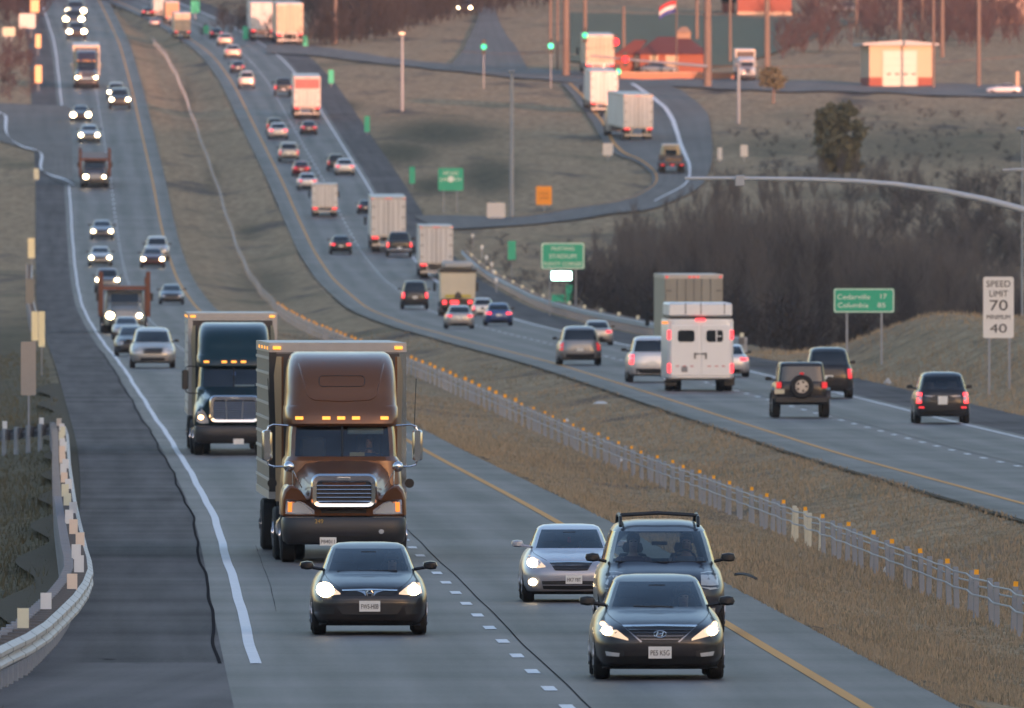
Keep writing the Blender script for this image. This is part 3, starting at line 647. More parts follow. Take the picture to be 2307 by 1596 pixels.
def shed(x0,x1,y0,yb,m,lab,trim=True):
    p,w,h=building(x0,x1,y0,yb,8); t=thing('building',lab,'building',p)
    MB().box(-w/2,w/2,0,12,-.5,h).build('wall',m,t,smooth=0)
    MB().prism([(-w/2-.4,h),(w/2+.4,h),(0,h+1.6)],-.4,12.4).build('roof',mat('red shingle roof',(.12,.038,.034),.85,var=.2,scale=8),t,smooth=0)
    if trim: MB().box(-w/2-.06,w/2+.06,-.06,0,-.5,.38).build('plinth',mat('peach stone',(.5,.36,.26),.8),t,smooth=0)
    for k in range(3): MB().box(-w*.3+k*w*.3-.5,-w*.3+k*w*.3+.5,-.03,-.002,h*.45,h*.75).build('window',MG(),t,smooth=0)
shed(1662,1783,-60,34,mat('red brick',(.28,.085,.06),.85,var=.25,scale=12),'red lit brick building cut by the top edge right of the flag')
shed(2243,2400,-70,52,mat('peach stone wall',(.46,.34,.28),.85,var=.1),'pale peach lit wall of a building at the top right corner',False)
shed(1628,1655,-20,28,mat('orange brick',(.26,.085,.05),.85,var=.2,scale=14),'narrow orange lit building left of the red brick one',False)
# ------------------------------------------------------------------ vegetation
def ribbons(segs, rad, nsides=3):
    """segs (n,2,3) with radii (n,2) -> prisms"""
    A=segs[:,0];B=segs[:,1];t=B-A; L=np.linalg.norm(t,axis=1,keepdims=True)+1e-6; t=t/L
    ref=np.where(np.abs(t[:,2:3])<.9,np.array([[0,0,1.]]),np.array([[1.,0,0]])); a=np.cross(t,ref); a/=np.linalg.norm(a,axis=1,keepdims=True)+1e-9; b=np.cross(t,a)
    n=len(A); V=np.zeros((n,2*nsides,3))
    for k in range(nsides):
        c,s=math.cos(2*math.pi*k/nsides),math.sin(2*math.pi*k/nsides); o=a*c+b*s
        V[:,k]=A+o*rad[:,0:1]; V[:,nsides+k]=B+o*rad[:,1:2]
    i=np.arange(n)[:,None]*(2*nsides); Q=[]
    for k in range(nsides):
        k2=(k+1)%nsides; Q.append(np.concatenate([i+k,i+k2,i+nsides+k2,i+nsides+k],1))
    return V.reshape(-1,3),np.stack(Q,1).reshape(-1,4)
def bare_tree(h, seed, levels=3, twig=.012, spread=.5, n1=9):
    r=np.random.default_rng(seed); S=[];Rr=[]
    def grow(p,d,L,rad,lev):
        n=3 if lev<levels else 2; q=p
        for k in range(n):
            d2=d+r.normal(0,.13,3)+np.array([0,0,.10]); d2/=np.linalg.norm(d2); e=q+d2*L/n
            r0=rad*(1-.6*k/n); r1=rad*(1-.6*(k+1)/n); S.append((q,e)); Rr.append((r0,r1)); 
            if lev<levels:
                for j in range(r.integers(2,4) if lev else n1//3):
                    az=r.uniform(0,6.28); o=np.array([math.cos(az),math.sin(az),r.uniform(.2,.9)]); nd=d2*(1-spread)+o*spread; nd/=np.linalg.norm(nd)
                    grow(q+(e-q)*r.uniform(.2,1),nd,L*r.uniform(.38,.62),max(twig,r1*.55),lev+1)
            q=e; d=d2
    grow(np.zeros(3),np.array([0,0,1.]),h,h*.013+.02,0)
    return np.array(S),np.array(Rr)
def thicket(name,label,pts,hts,m,protos,sc_r=1.):
    Vs=[];Qs=[];o=0
    for (p,h) in zip(pts,hts):
        V,Q=protos[rng.integers(len(protos))]; a=rng.uniform(0,6.28); c,s=math.cos(a),math.sin(a); k=h
        W=np.stack([(V[:,0]*c-V[:,1]*s)*k*sc_r+p[0],(V[:,0]*s+V[:,1]*c)*k*sc_r+p[1],V[:,2]*k+p[2]],-1); Vs.append(W); Qs.append(Q+o); o+=len(V)
    ob=npmesh(name,np.concatenate(Vs),np.concatenate(Qs),m,smooth=False); struct(ob,label,'stuff'); return ob
def protos(n,h,levels,twig,spread=.5,n1=9,seed=1):
    out=[]
    for k in range(n):
        S,Rr=bare_tree(h,seed+k,levels,twig,spread,n1); V,Q=ribbons(S,Rr); out.append((V/V[:,2].max(),Q))
    return out
def inpoly(x,y,P):
    c=False; n=len(P)
    for i in range(n):
        x1,y1=P[i];x2,y2=P[(i+1)%n]
        if (y1>y)!=(y2>y) and x<(x2-x1)*(y-y1)/(y2-y1)+x1: c=not c
    return c
def scatter(poly,n):
    xs=[p[0] for p in poly]; ys=[p[1] for p in poly]; out=[]
    while len(out)<n:
        x=rng.uniform(min(xs),max(xs)); y=rng.uniform(min(ys),max(ys))
        if inpoly(x,y,poly): out.append((x,y))
    return out
TW=mat('bare brown twigs',(.060,.057,.059),.9,var=.35,scale=.15); TWP=mat('bare grey twigs',(.115,.108,.106),.9,var=.3,scale=.2); TWR=mat('reddish twigs',(.085,.055,.055),.9,var=.3,scale=.1)
PR=protos(7,8.,3,.022,.5,12)
def wood():
    P=[];Hh=[]
    # gully thicket behind the guard rail: stand them on the ground right of the receding lanes
    for k in range(520):
        d=rng.uniform(1085,1640); e=rng.uniform(1.2 if d>1120 else 5,46)+max(0,(1250-d))*.02; X=float(Xr(d))+11.5+e
        x=CX+X*PX(d)
        if x>2420 or x<1300: continue
        top=np.interp(x,[1300,1400,1500,1700,1900,2050,2150,2250,2400],[640,560,520,480,490,560,600,640,600])
        zt=H-(top-YH)*d/F; g=float(G(X,d)); hmax=zt-g
        h=min(hmax*rng.uniform(.72,1.03),rng.uniform(6.5,11.))
        if h<1.5: continue
        P.append((X,d,g-.1)); Hh.append(h)
    return thicket('woods','dense leafless thicket filling the gully behind the guard rail',P,Hh,TW,PR,.9)
wood()
def brush(poly,n,h0,h1,m,label,pr,r=1.5,name='brush'):
    P=[];Hh=[]
    for x,y in scatter(poly,n):
        p=hit(x,y); P.append((p.x,p.y,p.z-.05)); Hh.append(rng.uniform(h0,h1))
    return thicket(name,label,P,Hh,m,pr,r)
PB=protos(4,3.,2,.03,.7,12,40)
def gully_brush():
    P=[];Hh=[]
    for k in range(330):
        d=rng.uniform(1075,1640); X=float(Xr(d))+11.6+abs(rng.normal(0,9)); x=CX+X*PX(d)
        if 1290<x<2420: P.append((X,d,float(G(X,d))-.1)); Hh.append(rng.uniform(1.4,3.4))
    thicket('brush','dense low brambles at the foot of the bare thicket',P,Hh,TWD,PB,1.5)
    P=[];Hh=[]
    for k in range(330):
        d=rng.uniform(1090,1640); X=float(Xr(d))+12+rng.uniform(1,34); x=CX+X*PX(d)
        if 1330<x<2420:
            top=np.interp(x,[1300,1400,1500,1700,1900,2050,2150,2250,2400],[560,480,430,395,410,470,510,560,520]); g=float(G(X,d)); P.append((X,d,g-.1)); Hh.append(max(2.,min(H-(top-YH)*d/F-g,11)*rng.uniform(.7,1.)))
    thicket('woods','pale slender bare saplings rising through the thicket',P,Hh,TWP,PR,.55)
TWD=mat('dark stems and woods shade',(.040,.034,.034),.9,var=.4,scale=.2)  # dark brambles; on the far woods this tone is painted shade
gully_brush()
brush([(1330,585),(1420,520),(1560,455),(1750,425),(2000,415),(2310,470),(2310,680),(1330,690)],330,1.6,4.,TWP,'loose pale scrub spreading up the slope round the thicket',PR,.8)
brush([(1050,560),(1150,545),(1360,560),(1420,690),(1250,690),(1120,640)],60,.4,1.2,TWP,'low weeds on the bank left of the thicket',PB,1.8)
brush([(1900,470),(2310,430),(2310,620),(2080,640)],90,1.2,3.2,TW,'dark scrub climbing the slope at the right edge',PB,1.3)
brush([(1640,300),(1800,270),(2050,230),(2310,270),(2310,470),(2150,480),(1950,400),(1700,420)],190,.3,.9,TW,'scattered dark weeds on the slope under the garage',PB,2.2)
brush([(2050,560),(2310,480),(2310,650),(2150,660)],60,.7,2.0,TW,'dark scrub on the slope at the right edge',PB,1.6)
TWR2=mat('dull purple twigs',(.055,.040,.045),.9,var=.3,scale=.1)
PF=protos(5,8.,2,.07,.5,12,60)
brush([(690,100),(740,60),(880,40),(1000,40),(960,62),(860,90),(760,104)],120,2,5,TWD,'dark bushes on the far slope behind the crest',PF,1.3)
brush([(420,100),(500,60),(620,60),(700,110),(640,100),(560,92)],30,2,4,TW,'shaded brush beyond the crest',PF,1.4)
brush([(620,-40),(1240,-40),(1240,18),(1050,40),(960,60),(860,85),(740,100),(700,60)],520,4,9,TWD,'leafless woods beyond the far hill with shade painted into the twigs',PF,1.1,'woods')
brush([(0,-60),(640,-60),(640,-10),(380,10),(240,4),(110,0),(100,60),(0,60)],260,5,9,TWR2,'purple brown leafless woods at the top left',PF,1.1,'woods')
brush([(1240,-60),(2310,-60),(2310,-8),(1240,-8)],300,6,11,TWR2,'reddish brown leafless woods along the top of the picture',PF,1.1,'woods')
brush([(1800,45),(2000,10),(2310,40),(2310,105),(2130,118),(1950,100),(1760,140)],170,3,6,TWR,'dark red leafless trees around the garage',PF,1.2,'woods')
brush([(0,70),(60,70),(80,200),(60,225),(0,228)],45,.8,2.2,TWR,'reddish brush on the verge left of the far shoulder',PB,1.8)
# evergreens: crowns of many small leaf faces
def leafcrown(name,label,p,h,w,m,seed,trunk=.35,shape='cone',n=2600,leaf=.16):
    r=np.random.default_rng(seed); t=thing(name,label,'tree',p)
    MB().tube([(0,0,-.3),(.05,0,h*.4),(0,.05,h*.9)],.16,8,r1=.04).build('trunk',WOOD,t)
    cl=[]; 
    for k in range(70):
        z=r.uniform(trunk,1.); rad=(math.sin(min(1,(1-z)/(1-trunk)*1.25+.12)*math.pi/2)*.9+.1) if shape=='cone' else math.sqrt(max(0.02,1-(((z-.68)/.36) if shape=='ball' else ((z-.5)/.56))**2))
        a=r.uniform(0,6.28); q=r.uniform(.35,1.)*rad*w/2*r.uniform(.75,1.12); cl.append((q*math.cos(a),q*math.sin(a),z*h,r.uniform(.35,.8)*w/5))
    cl=np.array(cl); c=cl[r.integers(len(cl),size=n)]; g=r.normal(0,1,(n,3)); g/=np.linalg.norm(g,axis=1,keepdims=True); C=c[:,:3]+g*(c[:,3:4]*r.uniform(.3,1,(n,1)))
    u=r.normal(0,1,(n,3)); u/=np.linalg.norm(u,axis=1,keepdims=True); v=np.cross(u,r.normal(0,1,(n,3))); v/=np.linalg.norm(v,axis=1,keepdims=True)+1e-9
    s=leaf*r.uniform(.6,1.5,(n,1)); V=np.stack([C-u*s*1.6,C+v*s*.7,C+u*s*1.6,C-v*s*.7],1).reshape(-1,3)
    npmesh('crown',V,np.arange(n*4).reshape(-1,4),m,smooth=False,parent=t); return t
p=hit(1890,388); leafcrown('evergreen_tree','dark rounded evergreen tree standing alone on the slope below the garage',p,5.7,5.0,mat('evergreen leaves',(.125,.12,.072),.85,var=.4,scale=1.2),5,.08,'ball2',n=5600,leaf=.2)
p=hit(1742,232); leafcrown('small_tree','small spreading dark tree on a thin trunk at the edge of the crossroad',p,3.5,2.6,mat('evergreen leaves',(.045,.055,.03),.85,var=.4,scale=1.2),9,.45,'ball',n=1500,leaf=.13)
p=hit(2150,590); 
# grass field patch in front of the far woods: a sown lawn
LAWN=mat('green lawn',(.042,.078,.040),.95,var=.4,scale=.15)
ribbon('lawn',[(1285,30),(1400,33),(1560,36),(1780,40),(1960,50)],[(1285,140),(1400,150),(1560,150),(1700,135),(1900,60)],LAWN,.12,'green lawn behind the brick building')
struct(bpy.data.objects['lawn'],'green lawn behind the brick building')
# grass blades on the near verges and median
def grass(name,label,m,zones,lo=.12):
    B=[]
    for (n,xa,xb,d0,d1,h) in zones:
        d=1/(rng.uniform(1/d1,1/d0,n)); u=rng.uniform(0,1,n); X=xa(d)+(xb(d)-xa(d))*u
        keep=np.abs(CX+X*F/d-1153)<1240; d=d[keep];X=X[keep]; cl=np.clip(.55+.5*bumps(X*3,d*2),lo,1.3)
        B.append((X,d,h*cl*rng.uniform(.5,1.3,len(d))))
    X=np.concatenate([b[0] for b in B]);d=np.concatenate([b[1] for b in B]);h=np.concatenate([b[2] for b in B]); n=len(X)
    z=G(X,d)-.05; w=.009+.000020*d; a=rng.uniform(0,3.14,n); lx=rng.normal(0,.35,n)*h; ly=rng.normal(0,.35,n)*h
    V=np.stack([np.stack([X-w*np.cos(a),d-w*np.sin(a),z],-1),np.stack([X+w*np.cos(a),d+w*np.sin(a),z],-1),np.stack([X+lx,d+ly,z+h+.05],-1)],1).reshape(-1,3)
    struct(npmesh(name,V,np.arange(3*n).reshape(-1,3),m,smooth=False),label,'stuff')
GRG=mat('olive grass blades',(.22,.185,.12),.9,var=.45,scale=1.1)
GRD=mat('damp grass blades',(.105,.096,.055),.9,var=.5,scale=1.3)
GRM=mat('dry grass blades',(.33,.26,.17),.9,var=.5,scale=1.3)
grass('grass','dry straw coloured grass blades on the median and verges',GRM,[(70000,lambda d:Xl(d)+LIN-.05,lambda d:Xr(d)+RIN+.05,285,900,.11),(12000,lambda d:Xl(d)+LIN+.0,lambda d:Xl(d)+LIN+.45,270,760,.17),(26000,lambda d:Xr(d)+ROUT,lambda d:Xr(d)+ROUT+14,720,1080,.22)])
grass('grass','straw tips mixed with greener blades over the median',GRG,[(34000,lambda d:Xl(d)+LIN+.2,lambda d:Xr(d)+RIN,285,1300,.10)])
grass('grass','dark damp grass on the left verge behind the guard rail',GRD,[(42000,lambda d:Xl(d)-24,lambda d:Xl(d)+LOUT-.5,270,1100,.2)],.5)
# litter
def lump(name,label,x,y,w,h,m,cat='litter',rot=0.):
    p=hit(x,y); r=random.Random(int(x)); t=MB(); pts=[]
    n=12; rings=[]
    for k,f in enumerate((1.,.8,.3)):
        rings.append([(w/2*f*math.cos(6.283*i/n)*r.uniform(.7,1.15),.35*w*f*math.sin(6.283*i/n)*r.uniform(.7,1.15),h*(k/2)*r.uniform(.8,1.2)) for i in range(n)])
    t.loft(rings); o=t.build(name,m); o.location=p+Vector((0,0,.03)); o.rotation_euler=(0,0,rot); return tag(o,label,cat)
WP=mat('pale plastic sheet',(.5,.54,.56),.5)
lump('plastic_bag','pale torn plastic sheet lying on the median beyond the barrier',1352,912,.6,.09,WP); lump('plastic_bag','flat grey plastic sheet in the grass on the near side of the barrier',1395,1043,.62,.1,WP)
lump('paper_scrap','larger white paper scrap in the median grass near the oncoming lanes',1277,952,.2,.1,WP); lump('paper_scrap','small white paper scrap just below the larger one',1243,976,.12,.08,WP)
lump('paper_scrap','white scrap at the foot of a barrier post near the right edge',1999,1293,.18,.12,WP); lump('plastic_bag','white plastic bag on the grass beside the far shoulder',2000,866,.3,.2,WP)
def tread():
    p=hit(1680,1305); m=MB(); rings=[]
    for k in range(11):
        u=k/10; x=-.21+.42*u; z=.05+.05*math.sin(u*3.1)-.04*u; wv=.30*math.sin(u*3.14)+.03
        rings.append([(x,-wv,z),(x,0,z+.03),(x,wv,z),(x,0,z-.02)])
    m.loft(rings); o=m.build('tyre_tread',TY()); o.location=p; o.rotation_euler=(0,.12,-.1); tag(o,'strip of shed black tyre tread curled on the roadside grass','tyre tread')
tread()
# ------------------------------------------------------------------ vehicles
def ring(hw,yf,yr,z,nf,nr):
    ym=(yf+yr)/2; xq=[0,.2,.4,.6,.75,.86]
    def quarter(n,Ln):
        q=[(x,(1-x**n)**(1/n)) for x in xq]; t0=math.acos(.86**(n/2))
        for k in (.72,.48,.27,.11,.025,0.): 
            t=t0*k; q.append((math.cos(t)**(2/n), math.sin(t)**(2/n) if k else 0.))
        return [(x*hw,Ln*y) for x,y in q]
    f=quarter(nf,ym-yf); r=quarter(nr,yr-ym)
    pts=[(-x,ym-y,z) for x,y in f[::-1]]+[(x,ym-y,z) for x,y in f[1:]]+[(x,ym+y,z) for x,y in r[::-1][1:]]+[(-x,ym+y,z) for x,y in r[1:-1]]
    return pts                     # 23 front (left to right), then the rear
NR=44
def seg_kind(j):                   # which wall of the ring a face column belongs to
    if 6<=j<=15: return 'front'
    if 28<=j<=37: return 'rear'
    if 16<=j<=16 or j==5: return 'fpillar'
    if j in (27,38): return 'rpillar'
    return 'right' if 17<=j<=26 else 'left'
SPEC={}
#  z, half width (of W/2), front y, rear y, front n, rear n
SPEC['sedan']=dict(W=1.83,L=4.8,H=1.44,lv=[(.15,.84,.28,4.58,7,7),(.21,.93,.10,4.70,6,6),(.33,.985,.01,4.78,6.2,6),(.50,1.,0,4.8,6.2,6),(.62,1.,.02,4.8,6,6),(.70,.99,.08,4.79,5.2,6),(.775,.97,.22,4.78,4.2,5),
   (.84,.945,.46,4.77,4,5),(.90,.905,.80,4.74,4,5),(.945,.865,1.12,4.68,4.2,5),(.975,.83,1.30,4.40,5,5.5),(1.0,.805,1.37,4.05,5.5,6),(1.12,.755,1.60,3.92,5.5,6),(1.24,.705,1.86,3.72,5.5,6),(1.34,.655,2.12,3.48,5.5,6),(1.39,.61,2.32,3.3,5,5),(1.425,.52,2.55,3.1,4,4),(1.44,.3,2.72,2.95,3,3)],win=(11,14))
SPEC['suv']=dict(W=1.87,L=4.6,H=1.73,lv=[(.24,.84,.22,4.42,7,7),(.30,.93,.08,4.54,6,7),(.44,.985,.01,4.59,6.2,7),(.62,1.,0,4.6,6.2,7),(.80,1.,.02,4.59,6,7),(.90,.985,.09,4.57,5.2,7),(.98,.965,.26,4.56,4.2,6),
   (1.04,.94,.55,4.54,4,6),(1.08,.91,.86,4.52,4.2,6),(1.11,.885,1.05,4.50,5,6.5),(1.15,.865,1.14,4.47,5.5,7),(1.30,.825,1.34,4.40,5.5,7),(1.45,.78,1.55,4.31,5.5,7),(1.58,.735,1.78,4.20,5.5,7),(1.65,.69,1.98,4.08,5,6),(1.70,.60,2.25,3.9,4,5),(1.73,.40,2.6,3.6,3,4)],win=(10,13))
SPEC['van']=dict(W=1.97,L=5.05,H=1.75,lv=[(.22,.84,.22,4.87,7,7),(.28,.93,.08,4.98,6,7),(.42,.985,.01,5.04,6.2,7),(.60,1.,0,5.05,6.2,7),(.76,1.,.03,5.04,6,7),(.86,.985,.12,5.03,4.6,6),(.94,.965,.28,5.02,4.2,6),
   (1.0,.94,.48,5.0,4,6),(1.04,.91,.68,4.99,4.2,6),(1.08,.885,.80,4.97,5,6.5),(1.12,.87,.88,4.95,5.5,7),(1.28,.83,1.12,4.88,5.5,7),(1.44,.785,1.38,4.80,5.5,7),(1.58,.735,1.66,4.68,5.5,7),(1.66,.68,1.92,4.55,5,6),(1.72,.58,2.2,4.3,4,5),(1.75,.36,2.6,3.9,3,4)],win=(10,13))
SPEC['jeep']=dict(W=1.88,L=4.3,H=1.80,lv=[(.42,.80,.1,4.15,10,10),(.5,.90,.02,4.25,10,10),(.70,.92,0,4.28,10,10),(.95,.92,0,4.28,10,10),(1.08,.90,.05,4.26,9,10),(1.12,.86,.4,4.25,8,10),(1.15,.84,1.5,4.24,10,12),(1.18,.835,1.56,4.22,12,12),(1.42,.80,1.66,4.18,12,12),(1.66,.765,1.76,4.14,12,12),(1.76,.74,1.84,4.10,10,10),(1.80,.68,1.95,4.0,8,8)],win=(7,9))
SPEC['pickup']=dict(W=2.0,L=5.7,H=1.9,lv=[(.40,.84,.2,5.5,8,8),(.48,.95,.05,5.66,7,8),(.62,1.,0,5.7,6,8),(.85,1.,.0,5.7,6,8),(1.0,.99,.04,5.69,5,8),(1.10,.97,.2,5.68,4.5,8),(1.18,.95,.7,5.67,4.5,8),(1.22,.92,1.25,5.65,5,8),(1.25,.88,1.45,3.7,6,7),(1.42,.83,1.66,3.62,6,7),(1.6,.785,1.9,3.52,6,7),(1.74,.735,2.1,3.4,6,7),(1.83,.67,2.3,3.25,5,6),(1.9,.5,2.5,3.0,4,5)],win=(8,11))
def wheels(root,W,L,r,w,yf,yr,det,tmat=None,n=18):
    t=MB(); prof=[(-w/2,r*.62),(-w/2,r*.9),(-w/2+.03,r*.985),(0,r),(w/2-.03,r*.985),(w/2,r*.9),(w/2,r*.62)]
    t.loft([[(x,q*math.sin(6.2832*k/n),q*math.cos(6.2832*k/n)) for k in range(n)] for x,q in prof])
    t0=None
    for y in (yf,yr):
        for sx in (-1,1):
            p=Vector((sx*(W/2-w/2-.012),y-L/2,r))
            if t0 is None: t0=t.build('wheel',TY(),root); o=t0
            else: o=copy_child(t0,root)
            o.location=p
            if det:
                m=MB(); m.cyl((-w/2-.004,0,0),(w/2+.004,0,0),r*.60,14)
                for k in range(5):
                    a=6.2832*k/5; m.box(-w/2-.016,w/2+.016,-.04,.04,.04,r*.56,M=Matrix.Rotation(a,4,'X'))
                m.build('rim',RIM(),o)
PERS=[]
def person(label,loc,root_scale,shirt,hair,rot):
    """a seated figure grown as one skin from a skeleton"""
    J={'pel':(0,0,0,.15),'belly':(0,.02,.18,.15),'chest':(0,.05,.36,.165),'neckb':(0,.07,.50,.10),'neck':(0,.06,.57,.055),'jaw':(0,.03,.64,.07),'head':(0,.035,.72,.092),'crown':(0,.05,.80,.07)}
    E=[('pel','belly'),('belly','chest'),('chest','neckb'),('neckb','neck'),('neck','jaw'),('jaw','head'),('head','crown')]
    for s,n in ((-1,'l'),(1,'r')):
        J['sh'+n]=(s*.19,.06,.44,.07); J['el'+n]=(s*.25,-.14,.22,.045); J['wr'+n]=(s*.16,-.36,.33,.032); J['pa'+n]=(s*.15,-.42,.36,.036)
        J['hip'+n]=(s*.10,-.05,-.02,.10); J['kn'+n]=(s*.13,-.45,.06,.07); J['an'+n]=(s*.13,-.72,-.08,.045); J['to'+n]=(s*.13,-.86,-.10,.04)
        E+=[('chest','sh'+n),('sh'+n,'el'+n),('el'+n,'wr'+n),('wr'+n,'pa'+n),('pel','hip'+n),('hip'+n,'kn'+n),('kn'+n,'an'+n),('an'+n,'to'+n)]
        for k in range(5):
            f='f%s%d'%(n,k); dx=(k-1.5)*.018 if k<4 else -s*.045
            J[f+'a']=(s*.15+dx,-.455 if k<4 else -.41,.375 if k<4 else .385,.010); J[f+'b']=(s*.15+dx*1.1,-.485 if k<4 else -.43,(.36+.004*(k%2)) if k<4 else .40,.008)
            E+=[('pa'+n,f+'a'),(f+'a',f+'b')]
    J['nose']=(0,-.065,.695,.014); E.append(('head','nose'))
    ks=list(J); me=bpy.data.meshes.new('person'); me.from_pydata([J[k][:3] for k in ks],[(ks.index(a),ks.index(b)) for a,b in E],[])
    o=bpy.data.objects.new('person',me); COL.objects.link(o)
    md=o.modifiers.new('skin','SKIN'); 
    if not me.skin_vertices: me.skin_vertices.new()
    for k,sv in zip(ks,me.skin_vertices[0].data): sv.radius=(J[k][3],J[k][3]); sv.use_root=(k=='pel')
    o.modifiers.new('sub','SUBSURF').levels=1
    skin=mat('skin',(.42,.25,.18),.55,var=.08)
    me.materials.append(skin); o.location=loc; o.rotation_euler=rot; tag(o,label,'person')
    h=MB(); h.loft([[(.105*math.cos(6.283*k/12)*q,.05+.115*math.sin(6.283*k/12)*q,z) for k in range(12)] for z,q in ((.70,.9),(.78,1.),(.84,.8),(.865,.35))]); ho=h.build('hair',mat('hair %.2f'%hair[0],hair,.8),o)
    for v in ho.data.vertices:
        if v.co.y<0 and v.co.z<.76: v.co.z=.775
    c=MB(); c.loft([[(.19*q*math.cos(6.283*k/14),.05+.15*q*math.sin(6.283*k/14),z) for k in range(14)] for z,q in ((-.02,.95),(.2,1.),(.38,1.12),(.46,1.08),(.51,.65))]); c.build('shirt',mat('shirt %.2f %.2f'%shirt[:2],shirt,.9),o)
    for s in (-1,1):
        c=MB(); c.tube([(s*.19,.06,.45),(s*.255,-.14,.215),(s*.20,-.27,.285)],.078,10,r1=.05); c.build('sleeve',mat('shirt %.2f %.2f'%shirt[:2],shirt,.9),o)
        e=MB(); e.box(s*.034-.014,s*.034+.014,-.062,-.05,.722,.734); e.build('eye',PL(),o)
    e=MB(); e.box(-.025,.025,-.058,-.045,.648,.656); e.build('mouth',mat('lips',(.3,.12,.1),.6),o)
    return o
def resample(P,n):
    P=[Vector((p[0],p[1],0)) for p in P]; d=[0]
    for a,b in zip(P[:-1],P[1:]): d.append(d[-1]+(b-a).length)
    out=[]
    for k in range(n):
        t=d[-1]*k/(n-1); i=max(0,min(len(P)-2,next((j for j in range(len(P)-1) if d[j+1]>=t-1e-9),len(P)-2))); q=(t-d[i])/max(1e-9,d[i+1]-d[i]); out.append(P[i]+(P[i+1]-P[i])*q)
    return out
class Surf:
    def __init__(s,body): s.bvh=BVHTree.FromPolygons([tuple(v.co) for v in body.data.vertices],[tuple(p.vertices) for p in body.data.polygons])
    def y(s,x,z,rear):
        h=s.bvh.ray_cast(Vector((x,20 if rear else -20,z)),Vector((0,-1 if rear else 1,0)))[0]
        if h is None:
            h=s.bvh.find_nearest(Vector((x,8 if rear else -8,z)))[0]
        return h.y
    def patch(s,name,A,B,m,parent,rear=False,off=.008,nu=9,nv=5,sm=30):
        a=resample(A,nu); b=resample(B,nu); sg=1 if rear else -1; mb=MB(); V=[]
        for j in range(nv):
            for i in range(nu):
                p=a[i]+(b[i]-a[i])*(j/(nv-1)); V.append((p.x,s.y(p.x,p.y,rear)+sg*off,p.y))
        Fc=[(j*nu+i,j*nu+i+1,(j+1)*nu+i+1,(j+1)*nu+i) for j in range(nv-1) for i in range(nu-1)]
        bd=[i for i in range(nu)]+[j*nu+nu-1 for j in range(1,nv)]+[(nv-1)*nu+i for i in range(nu-2,-1,-1)]+[j*nu for j in range(nv-2,0,-1)]
        n=len(V); V2=[(V[i][0],V[i][1]-sg*(off+.012),V[i][2]) for i in bd]
        Fc+=[(bd[k],bd[(k+1)%len(bd)],n+(k+1)%len(bd),n+k) for k in range(len(bd))]
        mb.add(V+V2,Fc); return mb.build(name,m,parent,smooth=sm)
    def rect(s,name,x0,x1,z0,z1,m,parent,rear=False,off=.008,nu=9,nv=4): return s.patch(name,[(x0,z1),(x1,z1)],[(x0,z0),(x1,z0)],m,parent,rear,off,nu,nv)
def mirror(P): return [(-x,z) for x,z in P]
def shut_line(sf,root,P):
    for sx in (-1,1):
        m=MB(); Q=resample([(sx*x,z) for x,z in P],12); m.tube([(p.x,sf.y(p.x,p.y,False)-.001,p.y) for p in Q],.005,4); m.build('bonnet_seam',BLK(),root)
def plate(root,sf,xc,zc,txt,rear,w=.31,h=.155,red=False,m=None):
    y=sf.y(xc,zc,rear)+(.02 if rear else -.02); a,b=(y-.005,y+.005)
    p=MB().box(xc-w/2,xc+w/2,a,b,zc-h/2,zc+h/2).build('licence_plate',m or WHT(),root,smooth=0)
    if txt:
        text_part(txt,h*.62,BLK(),p,(xc,(b+.002) if rear else (a-.002),zc-h*.05),rear,width=w*.82)
    return p
